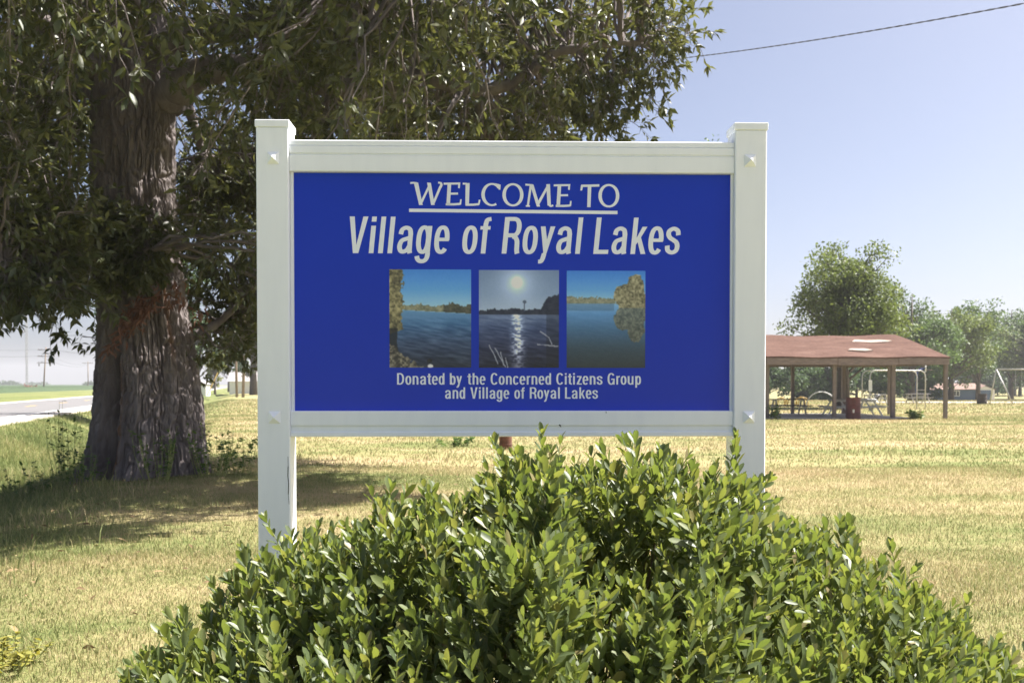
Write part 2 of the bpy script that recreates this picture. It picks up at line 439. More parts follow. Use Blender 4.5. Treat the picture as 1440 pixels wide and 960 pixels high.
# crop field across the road
t = np.concatenate([np.linspace(-60, 150, 160), np.linspace(155, 1200, 90)]); s = -29 - np.concatenate([np.linspace(0, 30, 30), np.linspace(32, 400, 50)])
TT, SS = np.meshgrid(t, s); nrm = np.array([RD[1], -RD[0]])
PX = RN[0] + TT * RD[0] + SS * nrm[0]; PY = RN[1] + TT * RD[1] + SS * nrm[1]
PZ = 0.55 + 0.5 * fbm(PX * 0.5, PY * 0.5, 0, 9, 4)
PZ[0, :] = 0.0; PZ[1, :] *= 0.8
idx = np.arange(TT.size).reshape(TT.shape)
F = np.stack([idx[:-1, :-1], idx[:-1, 1:], idx[1:, 1:], idx[1:, :-1]], -1).reshape(-1, 4)
tag(link('soybean_field', mesh_np('soybean_field', np.stack([PX, PY, PZ], -1).reshape(-1, 3), F, M['crop'], True)), 'green soybean crop growing across the road', 'crop', kind='stuff')

# gravel lane at the playground
lane = MB()
ptsl = [(28, 80.5, 85.5), (40, 78.5, 84.5), (55, 76.5, 84), (80, 75, 84), (120, 74, 84)]
vv = []
for x, y0, y1 in ptsl: vv += [(x, y0, gz(x, y0) + 0.02), (x, y1, gz(x, y1) + 0.03)]
lane.add(vv, [(2 * i, 2 * i + 2, 2 * i + 3, 2 * i + 1) for i in range(len(ptsl) - 1)])
tag(lane.build('gravel_lane', M['gravel']), kind='structure')

# ------------------------------------------------------------------ the sign
YS = 3.95
KS = YS / FPX
def sx(px): return (px - 722) * KS
def sz(py): return EYE - (py - HOR) * KS
sign = empty('welcome_sign', (sx(722) + 2 * KS, YS, 0), R(-1.4), 'white post and rail welcome sign with blue lettered panel behind the shrub', 'sign')
sign.rotation_euler = (0, 0, R(1.4))
PW = 0.127
def local_post(xc, side):
    b = MB(); b.box(xc - PW / 2, xc + PW / 2, 0, PW, -0.25, sz(183), 0.004)
    po = b.build('post', M['vinyl'], sign)
    c = MB(); e = 0.004
    c.box(xc - PW / 2 - e, xc + PW / 2 + e, -e, PW + e, sz(183), sz(173), 0.002)
    t = sz(173) - 0.001
    c.add([(xc - PW / 2 - e + .003, -e + .003, t), (xc + PW / 2 + e - .003, -e + .003, t), (xc + PW / 2 + e - .003, PW + e - .003, t), (xc - PW / 2 - e + .003, PW + e - .003, t), (xc, PW / 2, t + 0.014)],
          [(0, 1, 4), (1, 2, 4), (2, 3, 4), (3, 0, 4)])
    c.build('post_cap', M['vinyl'], po)
    for py in (226, 586.5):
        h = 0.0238; y = -0.0005; q = MB(); zc = sz(py); xq = xc - 0.004 * side
        q.add([(xq - h, y, zc - h), (xq + h, y, zc - h), (xq + h, y, zc + h), (xq - h, y, zc + h), (xq, y - 0.024, zc)], [(0, 1, 4), (1, 2, 4), (2, 3, 4), (3, 0, 4)])
        q.build('pyramid_bolt_cover', M['vinyl'], po)
    return po
XL, XR = sx(386.5), sx(1056.5)
postL = local_post(XL, -1); postR = local_post(XR, 1)
def rail(zs, yo):
    """zs: profile list of (z, y) from bottom to top on the front, extruded between the posts"""
    x0 = XL + PW / 2 + 0.001; x1 = XR - PW / 2 - 0.001
    back = 0.115
    prof = zs + [(zs[-1][0], back), (zs[0][0], back)]
    n = len(prof)
    b = MB()
    b.add([(x0, y, z) for z, y in prof] + [(x1, y, z) for z, y in prof],
          [tuple(range(n - 1, -1, -1)), tuple(range(n, 2 * n))] + [(i, (i + 1) % n, n + (i + 1) % n, n + i) for i in range(n)])
    return b
def groove(z, y, d=0.008, h=0.005):
    return [(z - h, y), (z - h * .2, y + d), (z + h * .2, y + d), (z + h, y)]
rt = rail([(sz(243), 0.016), (sz(243) + .003, 0.012)] + groove(sz(219), 0.012) + groove(sz(206.5), 0.012)[:2] + [(sz(206), 0.015), (sz(200), 0.015), (sz(199), 0.018)], 0)
rt.build('top_rail', M['vinyl'], sign)
rb = rail([(sz(614), 0.016), (sz(614) + .003, 0.012), (sz(608), 0.012)] + [(sz(606.5), 0.020), (sz(600), 0.020), (sz(597.5), 0.012)] + [(sz(578.5), 0.012), (sz(577.5), 0.016)], 0)
rb.build('bottom_rail', M['vinyl'], sign)
# routed channels that hold the panel
for a, b_ in ((XL + PW / 2 + .001, sx(413.5)), (sx(1030.5), XR - PW / 2 - .001)):
    ch = MB(); ch.box(min(a, b_), max(a, b_), 0.030, 0.10, sz(577.5) - .001, sz(243) + .001); ch.build('panel_channel', M['vinyl'], sign)
YP = 0.040
pb = MB(); pb.box(sx(413.5) - .004, sx(1030.5) + .004, YP, YP + 0.012, sz(578.5), sz(242))
panel = pb.build('panel', M['blue'], sign)

# lettering: flat vinyl strokes
def stroke(path, hx, hy, closed=False):
    """ribbon quads along a path with an elliptical pen"""
    P = np.array(path, float); n = len(P)
    if closed: T = np.roll(P, -1, 0) - np.roll(P, 1, 0)
    else:
        T = np.gradient(P, axis=0)
    T /= np.maximum(np.linalg.norm(T, axis=1, keepdims=True), 1e-9)
    Nn = np.c_[-T[:, 1], T[:, 0]]
    # support function of an ellipse along the normal
    h = np.sqrt((Nn[:, 0] * hx) ** 2 + (Nn[:, 1] * hy) ** 2)
    A = P + Nn * h[:, None]; B = P - Nn * h[:, None]
    quads = []
    for i in range(n if closed else n - 1):
        j = (i + 1) % n
        quads.append([tuple(B[i]), tuple(B[j]), tuple(A[j]), tuple(A[i])])
    return quads
def sarc(cx, cy, rx, ry, a0, a1, n=26, e=2.35):
    out = []
    for i in range(n + 1):
        a = math.radians(a0 + (a1 - a0) * i / n); c, s_ = math.cos(a), math.sin(a)
        out.append((cx + rx * math.copysign(abs(c) ** (2 / e), c), cy + ry * math.copysign(abs(s_) ** (2 / e), s_)))
    return out
def spline(pts, n=6):
    P = [np.array(p, float) for p in pts]; P = [2 * P[0] - P[1]] + P + [2 * P[-1] - P[-2]]
    out = []
    for i in range(1, len(P) - 2):
        for k_ in range(n):
            t_ = k_ / n
            out.append(tuple(0.5 * ((2 * P[i]) + (P[i + 1] - P[i - 1]) * t_ + (2 * P[i - 1] - 5 * P[i] + 4 * P[i + 1] - P[i + 2]) * t_ ** 2 + (3 * P[i] - P[i - 1] - 3 * P[i + 1] + P[i + 2]) * t_ ** 3)))
    out.append(tuple(P[-2])); return out
S = 0.140; HX = 0.070; HY = 0.055; XH = 0.75
def rect(x0, x1, y0, y1): return [[(x0, y0), (x1, y0), (x1, y1), (x0, y1)]]
def ST(path, closed=False): return stroke(path, HX, HY, closed)
def glyph(ch):
    """list of strokes (each a list of convex polygons), width"""
    o_ring = lambda cx, rx: ST(sarc(cx, 0.375, rx, 0.335, 0, 360, 36)[:-1], True)
    G = {
        'o': ([o_ring(.215, .151)], .43),
        'l': ([rect(0, S, 0, 1)], S), 'i': ([rect(0, S, 0, XH), rect(0, S, .86, 1)], S),
        'n': ([rect(0, S, 0, XH), ST(sarc(.215, .48, .151, .228, 165, 0, 16) + [(.366, .3), (.366, 0)])], .43),
        'h': ([rect(0, S, 0, 1), ST(sarc(.215, .48, .151, .228, 165, 0, 16) + [(.366, .3), (.366, 0)])], .43),
        'u': ([rect(.30, .43, 0, XH), ST(sarc(.215, .27, .151, .228, 345, 180, 16) + [(.064, .45), (.064, XH)])], .43),
        'r': ([rect(0, S, 0, XH), ST(sarc(.24, .46, .176, .24, 165, 92, 10) + [(.275, .698)])], .275),
        'd': ([o_ring(.205, .141), rect(.30, .43, 0, 1)], .43), 'b': ([o_ring(.225, .141), rect(0, S, 0, 1)], .43),
        'p': ([o_ring(.225, .141), rect(0, S, -.27, XH)], .43),
        'g': ([o_ring(.205, .141), rect(.30, .43, .0, XH), ST([(.366, .02)] + sarc(.21, -.02, .156, .195, 0, -168, 18))], .43),
        'e': ([ST(sarc(.215, .375, .151, .335, -2, 318, 34)), rect(.09, .42, .335, .43)], .43),
        'c': ([ST(sarc(.215, .375, .151, .335, 32, 328, 32))], .42),
        's': ([ST(spline([(.362, .52), (.335, .64), (.215, .70), (.092, .645), (.068, .55), (.12, .455), (.215, .395), (.32, .325), (.362, .215), (.33, .095), (.21, .045), (.09, .105), (.062, .235)]))], .42),
        'a': ([ST(spline([(.068, .52), (.10, .645), (.215, .70), (.325, .65), (.358, .54)]) + [(.36, .3), (.366, .08), (.385, 0)]),
               ST(spline([(.36, .43), (.24, .395), (.115, .34), (.064, .205), (.10, .08), (.185, .046), (.29, .095), (.36, .21)]))], .44),
        'f': ([ST([(.15, 0), (.15, .5), (.15, .74)] + spline([(.15, .80), (.185, .915), (.30, .948)])), rect(0, .30, .655, XH)], .30),
        't': ([ST([(.15, .95), (.15, .5)] + spline([(.15, .2), (.175, .085), (.30, .048)])), rect(0, .30, .655, XH)], .30),
        'k': ([rect(0, S, 0, 1), [[(.12, .23), (.12, .40), (.285, XH), (.43, XH), (.225, .38)]], [[(.165, .38), (.262, .475), (.45, 0), (.305, 0)]]], .45),
        'z': ([rect(.015, .375, .65, XH), rect(.005, .385, 0, .10), [[(.005, .10), (.225, .65), (.375, .65), (.16, .10)]]], .39),
        'y': ([[[(0, XH), (.14, XH), (.262, .20), (.225, .0), (.155, .0)]], [[(.29, XH), (.43, XH), (.235, -.03), (.10, -.03), (.155, .05)]], ST(spline([(.175, .0), (.145, -.13), (.10, -.205), (.02, -.215)]))], .43),
        'V': ([[[(0, 1), (.148, 1), (.275, .22), (.275, 0), (.195, 0)]], [[(.275, 0), (.275, .22), (.402, 1), (.55, 1), (.355, 0)]]], .55),
        'L': ([rect(0, S * 1.03, 0, 1), rect(.1, .44, 0, .115)], .44),
        'R': ([rect(0, S * 1.03, 0, 1), ST([(.1, .948), (.27, .948)] + sarc(.28, .725, .165, .223, 88, -88, 18) + [(.27, .502), (.1, .502)]),
               ST([(.28, .47)] + spline([(.37, .44), (.42, .34), (.43, .2), (.435, .1), (.46, 0)]))], .52),
        'D': ([rect(0, S * 1.03, 0, 1), ST([(.1, .948), (.2, .948)] + sarc(.20, .5, .26, .448, 88, -88, 24) + [(.2, .052), (.1, .052)])], .53),
        'C': ([ST(sarc(.27, .5, .206, .46, 36, 324, 36))], .535),
        'G': ([ST(sarc(.27, .5, .206, .46, 36, 338, 36)), rect(.28, .53, .415, .52), rect(.425, .53, .0, .45)], .55),
    }
    return G[ch]
ROUND = set('ocesagdCG'); 
def text_strokes(txt, sp=0.085):
    out = []; x = 0.0
    for i, ch in enumerate(txt):
        if ch == ' ': x += 0.40; continue
        st, wd = glyph(ch)
        out.append([])
        for q in st: out[-1].append([[(px_ + x, pz_) for px_, pz_ in poly] for poly in q])
        nxt = txt[i + 1] if i + 1 < len(txt) else ' '
        g_ = sp + 0.05
        if ch in 'ocesCbpGR': g_ -= 0.03
        if nxt in 'ocesgdCG': g_ -= 0.03
        if ch in 'VyfrkLtz' or nxt in 'yft': g_ -= 0.045
        if ch == 'V' and nxt == 'i': g_ += 0.02
        x += wd + (g_ if nxt != ' ' else 0)
    return out, x
def place_letters(name, strokes, fx, fz):
    """strokes on the panel, each layer a hair above the one before so that none share a plane"""
    b = MB()
    for i, st in enumerate([q for g_ in strokes for q in g_]):
        y = YP - 0.0006 - 0.00012 * (i % 4)
        for poly in st:
            pl = [(fx(a, c), fz(a, c)) for a, c in poly]
            n = len(pl)
            ar = sum(pl[j][0] * pl[(j + 1) % n][1] - pl[(j + 1) % n][0] * pl[j][1] for j in range(n))
            if ar < 0: pl = pl[::-1]
            b.add([(x, y, z) for x, z in pl], [tuple(range(n))])
    return b.build(name, M['letter'], panel)
def put_line(name, txt, x0, x1, ybase, cap, shear):
    st, wd = text_strokes(txt)
    k_ = (x1 - x0 - shear * cap) / wd
    for g_ in (([g] for g in st) if cap > 30 else [st]):
        o_ = place_letters(name, g_, lambda a, c: sx(x0 + a * k_ + c * shear * cap), lambda a, c: sz(ybase - c * cap))
        if cap < 30: o_['kind'] = 'stuff'
put_line('letter', 'Village of Royal Lakes', 486.5, 962.0, 355.5, 51.5, 0.10)
put_line('donor_lettering', 'Donated by the Concerned Citizens Group', 557.5, 904, 540.5, 16.2, 0.0)
put_line('donor_lettering', 'and Village of Royal Lakes', 625.5, 842.5, 560.5, 16.2, 0.0)

# WELCOME TO in a flared calligraphic face, coordinates in 1/4.5 px from (565,240)
def wl():
    out = []
    def P(*pts): out.append([list(pts)])
    def pen(path, hx, hy, closed=False): out.append(stroke(path, hx, hy, closed))
    b = 214
    def cut(): out.append('|')
    P((76, 74), (103, 72), (132, b), (109, b)); pen(spline([(53, 76), (72, 74), (95, 76)]), 5, 6)
    P((118, 192), (124, b), (178, 100), (174, 76)); P((160, 72), (184, 74), (208, b), (185, b))
    P((195, 195), (203, b), (248, 110), (238, 92)); pen(spline([(243, 105), (250, 88), (246, 75), (230, 72)]), 8, 6)
    def E(x, y):
        P((x + 22, y + 4), (x + 45, y + 4), (x + 37, y + 141), (x + 14, y + 141))
        pen([(x - 3, y + 9), (x + 50, y + 8), (x + 100, y + 7)], 6, 6.5); P((x + 89, y + 2), (x + 103, y), (x + 99, y + 38), (x + 88, y + 36))
        pen([(x + 36, y + 72), (x + 88, y + 71)], 6, 6.5); pen([(x + 10, y + 139), (x + 60, y + 139), (x + 102, y + 136)], 6, 7)
        P((x + 97, y + 142), (x + 108, y + 140), (x + 111, y + 107), (x + 101, y + 107))
    cut(); E(268, 70); cut()
    P((404, 74), (430, 74), (425, 215), (402, 215)); pen([(386, 78), (410, 78)], 5, 6); pen([(404, 211), (450, 211), (488, 207)], 6, 7); P((481, 214), (492, 212), (499, 180), (488, 178))
    cut(); pen(sarc(572, 146, 57, 67, 320, 62, 40, 2.0), 11, 6); P((610, 78), (627, 84), (625, 116), (613, 114)); pen(spline([(590, 80), (606, 84), (620, 92)]), 7, 6)
    cut(); pen(sarc(705, 147, 56, 67, 0, 360, 44, 2.05)[:-1], 11, 6.5, True)
    cut(); P((812, 84), (826, 92), (806, 222), (792, 222)); pen([(787, 217), (813, 218)], 5, 5); pen([(784, 82), (812, 84), (832, 86)], 5, 6)
    P((814, 80), (836, 82), (878, 221), (857, 221)); P((859, 196), (866, 221), (934, 94), (926, 78)); P((917, 79), (941, 78), (947, 214), (925, 214)); pen(spline([(934, 208), (944, 217), (962, 213)]), 6, 6)
    cut(); E(968, 77); cut()
    P((1182, 88), (1205, 88), (1200, 223), (1178, 223)); pen([(1140, 88), (1200, 87), (1256, 85)], 6, 7.5); P((1134, 118), (1146, 118), (1152, 92), (1138, 84))
    cut(); pen(sarc(1317, 150, 56, 68, 0, 360, 44, 2.05)[:-1], 11, 6.5, True)
    gs = [[]]
    for q in out:
        if q == '|': gs.append([])
        else: gs[-1].append(q)
    return gs
for g_ in wl(): place_letters('letter', [g_], lambda a, c: sx(565 + a / 4.5), lambda a, c: sz(240 + c / 4.5 + 0))
place_letters('underline', [[[[(575, 292.6), (870, 294.6), (870, 299.4), (575, 297.4)]]]], lambda a, c: sx(a), lambda a, c: sz(c))

# three printed lake pictures, inked point by point
def lin(c): c = np.asarray(c, float) / 255; return np.where(c <= 0.04045, c / 12.92, ((c + 0.055) / 1.055) ** 2.4)
def blend(img, mask, col): return img * (1 - mask[..., None]) + np.asarray(col, float) * mask[..., None]
def sstep(a, b, x): t_ = np.clip((x - a) / (b - a), 0, 1); return t_ * t_ * (3 - 2 * t_)
def grad(v, stops):
    st = np.array([s_[0] for s_ in stops]); cs = np.array([s_[1] for s_ in stops], float)
    return np.stack([np.interp(v, st, cs[:, i]) for i in range(3)], -1)
def print_mesh(kind, x0, x1, y0, y1):
    nu, nv = 150, 180
    u, v = np.meshgrid(np.linspace(0, 1, nu), np.linspace(0, 1, nv))
    no = lambda f, s_, a=1.0: fbm(u * f, v * f * 1.2 * a, 0, s_, 4)
    rip = fbm(u * 7 + v * 3, v * 60 - u * 8, 0, 5, 3) - 0.5
    if kind == 0:
        hz = 0.405 + 0.045 * u
        img = grad(v, [(0, (62, 122, 200)), (0.2, (88, 148, 212)), (0.4, (150, 188, 218)), (1, (150, 188, 218))])
        wat = grad(v, [(0.38, (98, 142, 182)), (0.55, (66, 104, 146)), (0.75, (48, 66, 96)), (1, (36, 42, 58))]) + (rip * 70 * sstep(.42, .6, v))[..., None]
        img = blend(img, sstep(0, .006, v - hz), (0, 0, 0)) + wat * sstep(0, .006, v - hz)[..., None]
        top = hz - 0.035 - 0.035 * no(14, 3) - .045 * (no(44, 33) - .3) - 0.05 * sstep(.55, .8, u) * no(9, 8)
        tr = (v > top) & (v < hz)
        col = grad((.5 * no(52, 6) + .3 * no(20, 61) + .2 * no(8, 62)), [(0.2, (62, 70, 58)), (.55, (128, 128, 104)), (.85, (176, 170, 140))]); img[tr] = col[tr]
        dk = tr & (u > .66); img[dk] *= 0.6
        ed = 0.155 + 0.07 * (no(11, 4) - .5) + .07 * (no(40, 24) - .5) - 0.06 * sstep(.5, .66, v) * 0
        lt = (u < ed) & (v < .66 - u * .3)
        col = grad((.5 * no(48, 7) + .3 * no(20, 71) + .2 * no(8, 72)), [(0.3, (52, 50, 36)), (.5, (112, 106, 74)), (.7, (168, 158, 116))]); img[lt] = col[lt]
        sh = (u < .08 + .04 * no(9, 2)) & (v > .6); img[sh] = img[sh] * 0.25 + 18
        bk = v > 0.78 + u * 0.55 + 0.16 * (no(13, 12) - .5)
        col = grad(no(42, 8), [(0.3, (44, 42, 40)), (.55, (98, 92, 80)), (.8, (150, 142, 122))]); img[bk] = col[bk]
        dot = ((u - .50) / .035) ** 2 + ((v - .985) / .02) ** 2 < 1; img[dot] = (215, 205, 205)
        dot = ((u - .49) / .03) ** 2 + ((v - .93) / .02) ** 2 < 1; img[dot] = (20, 22, 28)
    elif kind == 1:
        d = np.hypot(u - .475, (v - .125) * 1.2)
        img = grad(v, [(0, (104, 124, 158)), (.25, (122, 142, 174)), (.45, (158, 174, 196))])
        img = img + (95 * np.exp(-(d / .17) ** 1.3))[..., None] + (150 * np.exp(-(d / .05) ** 2.2))[..., None]
        hz = .452
        wat = grad(v, [(.45, (98, 114, 148)), (.6, (62, 76, 112)), (.8, (38, 44, 72)), (1, (26, 28, 46))]) + (rip * 60)[..., None]
        wd = .055 + .05 * (v - .45); g_ = np.exp(-((u - .475 - .03 * (v - .45)) / wd) ** 2) * (1 - sstep(.75, 1, v) * .6)
        sp = np.clip((fbm(u * 26, v * 85, 0, 15, 2) - .38) * 5, 0, 1)
        wat = wat + (g_ * (40 + 165 * sp))[..., None]
        m_ = v > hz; img[m_] = wat[m_]
        top = hz - .035 - .03 * no(12, 3) * (u > .1) - .04 * (no(40, 35) - .4) - .13 * sstep(.76, .88, u) * (0.8 + .5 * no(8, 9))
        tr = (v > top) & (v < hz + .004); img[tr] = (np.array([40, 44, 58]) + 26 * (no(26, 2)[tr][:, None] - .5))
        dr = (u > .84) & (v > hz); img[dr] *= .72
        tw = (np.abs(u - .57) < .007) & (v > .33) & (v < .42) | (((u - .57) / .022) ** 2 + ((v - .325) / .018) ** 2 < 1); img[tw] = (72, 82, 104)
        for x_, y_, x2, y2 in ((.13, .77, .24, .96), (.2, .80, .33, .99), (.27, .84, .31, .97), (.33, .90, .36, 1.0), (.77, .63, .88, .69), (.73, .76, .99, .78), (.88, .69, .91, .76)):
            t_ = np.clip(((u - x_) * (x2 - x_) + (v - y_) * (y2 - y_)) / ((x2 - x_) ** 2 + (y2 - y_) ** 2), 0, 1)
            dd = np.hypot(u - x_ - t_ * (x2 - x_) + .02 * (no(20, 30) - .5), v - y_ - t_ * (y2 - y_))
            img[dd < .006] = (150, 152, 165)
    else:
        img = grad(v, [(0, (58, 118, 200)), (.2, (92, 150, 214)), (.34, (150, 190, 222))])
        hz = .338
        wat = grad(v, [(.34, (120, 164, 206)), (.45, (84, 132, 182)), (.62, (62, 96, 130)), (.8, (50, 68, 82)), (1, (40, 48, 52))]) + (rip * 26 * (1 - v))[..., None]
        m_ = v > hz; img[m_] = wat[m_]
        tr = (v > hz - .04 - .03 * no(13, 3) - .05 * (no(44, 37) - .35)) & (v < hz) & (u < .62)
        col = grad((.5 * no(52, 6) + .3 * no(20, 61) + .2 * no(8, 62)), [(0.2, (70, 80, 70)), (.55, (130, 132, 112)), (.85, (172, 168, 146))]); img[tr] = col[tr]
        rf = (v > hz) & (v < hz + .07) & (u < .6); img[rf] = img[rf] * .82
        nz = .12 * (no(9, 21) - .5) + .16 * (no(34, 23) - .5)
        def tree_at(vv): return ((((u - .74) / .145) ** 2 + ((vv - .26) / .115) ** 2 + nz * 4 < 1) | (((u - .875) / .115) ** 2 + ((vv - .19) / .155) ** 2 + nz * 4 < 1) | ((u > .66) & (vv > .24) & (vv < .385)))
        rv = .375 - (v - .375) * 0.95
        col = grad((.5 * no(56, 16) + .3 * no(20, 161) + .2 * no(8, 162)), [(0.3, (62, 62, 48)), (.5, (118, 114, 88)), (.7, (172, 166, 134))])
        rm = tree_at(rv) & (v > .38); img[rm] = col[rm] * .62 + img[rm] * .22
        tm = tree_at(v) & (v <= .385); img[tm] = col[tm]
    img = img + (fbm(u * 70, v * 84, 0, 91, 2) - .5)[..., None] * 8
    for _ in range(1):
        pd = np.pad(img, ((1, 1), (1, 1), (0, 0)), 'edge'); img = (pd[1:-1, 1:-1] * 2 + pd[:-2, 1:-1] + pd[2:, 1:-1] + pd[1:-1, :-2] + pd[1:-1, 2:]) / 6
    ink = np.clip(lin(np.clip(img, 0, 255)) * 1.45, 0, 0.9)
    X = sx(x0) + (sx(x1) - sx(x0)) * u; Z = sz(y0) + (sz(y1) - sz(y0)) * v
    V = np.stack([X, np.full_like(X, YP - 0.0009), Z], -1).reshape(-1, 3)
    idx = np.arange(nu * nv).reshape(nv, nu)
    F = np.stack([idx[:-1, :-1], idx[1:, :-1], idx[1:, 1:], idx[:-1, 1:]], -1).reshape(-1, 4)
    col = np.concatenate([ink.reshape(-1, 3), np.ones((nu * nv, 1))], 1)
    return mesh_np('lake_print', V, F, M['print'], False, {'ink': col})
for i, (a, b_, lab) in enumerate(((547, 662.5, 'printed lake view with trees along the left bank'), (673.5, 787, 'printed lake view with low sun glittering on dark water'), (798, 910, 'printed lake view with trees mirrored at right'))):
    o = link('lake_print', print_mesh(i, a, b_, 378 + i * .6, 516.5 + i * .2), panel); o['label'] = lab
# wear: hairline crack on the left post and specks on the lower rail
cr = MB()
pts = [(0.0555, 641), (0.0560, 655), (0.0548, 668), (0.0575, 680), (0.0560, 694), (0.0590, 708)]
for i in range(len(pts) - 1):
    (a, y0), (b_, y1) = pts[i], pts[i + 1]
    wd = 0.0016 if i in (1, 2, 3) else 0.0008
    cr.add([(XL + a - wd, -0.0006, sz(y0)), (XL + b_ - wd, -0.0006, sz(y1)), (XL + b_ + wd, -0.0006, sz(y1)), (XL + a + wd, -0.0006, sz(y0))], [(0, 1, 2, 3)])
cr.build('crack', M['crack'], postL)
sp_ = MB(); sp_.tube([(sx(786), 0.0135, sz(596.5)), (sx(788), 0.0125, sz(598)), (sx(789.5), 0.0125, sz(600.5))], [0.001, 0.0035, 0.001], 5); sp_.build('speck', M['crack'], sign)
sp_ = MB(); sp_.tube([(sx(853), 0.011, sz(578.5)), (sx(853.3), 0.011, sz(581))], 0.0012, 5); sp_.build('speck', M['crack'], sign)

# ------------------------------------------------------------------ leaves
def leaf_template(stations, fold=0.25, curl=0.0):
    """leaf along +x, unit length; returns verts, tri/quad faces as triangles"""
    V = [(0, 0, 0)]
    for x, wd in stations:
        zc = -curl * x * x
        V += [(x, wd, zc + fold * wd), (x, 0, zc), (x, -wd, zc + fold * wd)]
    V.append((1, 0, -curl))
    F = [(0, 2, 1), (0, 3, 2)]
    for i in range(len(stations) - 1):
        a = 1 + 3 * i; b = a + 3
        F += [(a, a + 1, b + 1), (a, b + 1, b), (a + 1, a + 2, b + 2), (a + 1, b + 2, b + 1)]
    a = 1 + 3 * (len(stations) - 1); e = len(V) - 1
    F += [(a, a + 1, e), (a + 1, a + 2, e)]
    return np.array(V, float), np.array(F)
def frames(axis, nrm):
    axis = axis / np.maximum(np.linalg.norm(axis, axis=1, keepdims=True), 1e-9)
    side = np.cross(nrm, axis); side /= np.maximum(np.linalg.norm(side, axis=1, keepdims=True), 1e-9)
    return axis, side, np.cross(axis, side)
def leaf_mass(name, tpl, pos, axis, nrm, L, Wd, mat, rnd, parent, smooth=True):
    tv, tf = tpl; a, s_, n_ = frames(axis, nrm)
    V = pos[:, None, :] + L[:, None, None] * (tv[None, :, 0:1] * a[:, None] + tv[None, :, 1:2] * Wd[:, None, None] * s_[:, None] + tv[None, :, 2:3] * n_[:, None])
    nv = len(tv)
    F = (tf[None] + (np.arange(len(pos)) * nv)[:, None, None]).reshape(-1, 3)
    me = mesh_np(name, V.reshape(-1, 3), F, mat, smooth, {'rnd': np.repeat(rnd, nv)})
    return link(name, me, parent, 'stuff')
def leaf_singles(tpl, pos, axis, nrm, L, Wd, mat, parent, tname='leaf'):
    tv, tf = tpl
    me = mesh_np(tname, tv, tf, mat, True, {'rnd': np.zeros(len(tv))})
    a, s_, n_ = frames(axis, nrm)
    inv = parent.matrix_world.inverted()
    for i in range(len(pos)):
        o = bpy.data.objects.new(tname, me); C.objects.link(o); o.parent = parent
        m = Matrix(((a[i, 0], s_[i, 0] * Wd[i], n_[i, 0], 0), (a[i, 1], s_[i, 1] * Wd[i], n_[i, 1], 0), (a[i, 2], s_[i, 2] * Wd[i], n_[i, 2], 0), (0, 0, 0, 1)))
        m = m @ Matrix.Diagonal((L[i], L[i], L[i], 1)); m.translation = Vector(pos[i]) - parent.location
        o.matrix_local = m
def unit(v): return v / np.maximum(np.linalg.norm(v, axis=-1, keepdims=True), 1e-9)

# ------------------------------------------------------------------ the shrub in front of the sign
BY = 2.95
outl = [(165, 1000), (192, 905), (215, 885), (290, 842), (370, 785), (430, 775), (500, 752), (580, 716), (650, 682), (690, 648), (740, 622), (800, 645), (860, 632), (900, 626), (940, 646), (1000, 694), (1070, 732), (1120, 762), (1180, 772), (1240, 785), (1290, 825), (1320, 855), (1360, 892), (1420, 935), (1480, 985), (1560, 1060)]
bx_ = np.array([pix(a, b, BY).x for a, b in outl]); bz_ = np.array([pix(a, b, BY).z for a, b in outl])
def bush_top(X, Y):
    Xc = 0.12 + (X - 0.12) * np.where(Y < BY, (BY / np.maximum(Y, .5)) ** 0.75, 1 + 0.25 * (Y - BY))
    Rr = np.interp(Xc, bx_, bz_, left=0.0, right=0.0)
    e = np.where(Y < BY, (Y - BY) / 1.28, (Y - BY) / 0.8)
    z = Rr * np.maximum(0, 1 - 0.95 * np.abs(e) ** 2.6)
    z = z - 0.27 * np.exp(-(((X - 0.28 - 0.12 * (Y - 2.4)) / 0.125) ** 4 + ((Y - 2.46) / 0.2) ** 4))
    z = z - 0.12 * np.exp(-(((X + 0.28) / 0.08) ** 2 + ((Y - 2.45) / 0.1) ** 2)) - 0.10 * np.exp(-(((X - 0.62) / 0.08) ** 2 + ((Y - 2.4) / 0.1) ** 2))
    z = z + 0.15 * (fbm(X * 5, Y * 5, 0, 31, 2) - 0.5) + 0.12 * (vnoise(X * 3.1 + 4, Y * 3.1, 0, 38) - 0.5)
    return z
shrub = empty('shrub', (0.1, 2.95, 0), 0, 'rounded evergreen shrub with glossy oval leaves in front of the welcome sign', 'shrub')
NS = 3400
sX = rng.uniform(-1.2, 1.75, NS); sY = rng.uniform(1.75, 3.70, NS)
h = bush_top(sX, sY)
ok = (h > 0.12); sX, sY, h = sX[ok], sY[ok], h[ok]
layer = rng.random(len(sX)) < 0.28
eps = 0.03
gxx = (bush_top(sX + eps, sY) - bush_top(sX - eps, sY)) / (2 * eps); gyy = (bush_top(sX, sY + eps) - bush_top(sX, sY - eps)) / (2 * eps)
dirs = unit(np.stack([-np.clip(gxx, -1.6, 1.6) * 0.42, -np.clip(gyy, -1.6, 1.6) * 0.42, np.ones_like(gxx)], -1) + rng.normal(0, 0.20, (len(sX), 3)))
tipz = h + rng.normal(-0.01, 0.028, len(sX)) + (rng.random(len(sX)) < 0.13) * rng.uniform(0.03, 0.10, len(sX)) - layer * rng.uniform(0.08, 0.28, len(sX))
tips = np.stack([sX, sY, tipz], -1)
bl = leaf_template([(0.26, 0.15), (0.56, 0.225), (0.84, 0.165)], 0.30, 0.05)
Lp, La, Ln, Ll, Lw, Lk = [], [], [], [], [], []
twg = MB(); thick = MB()
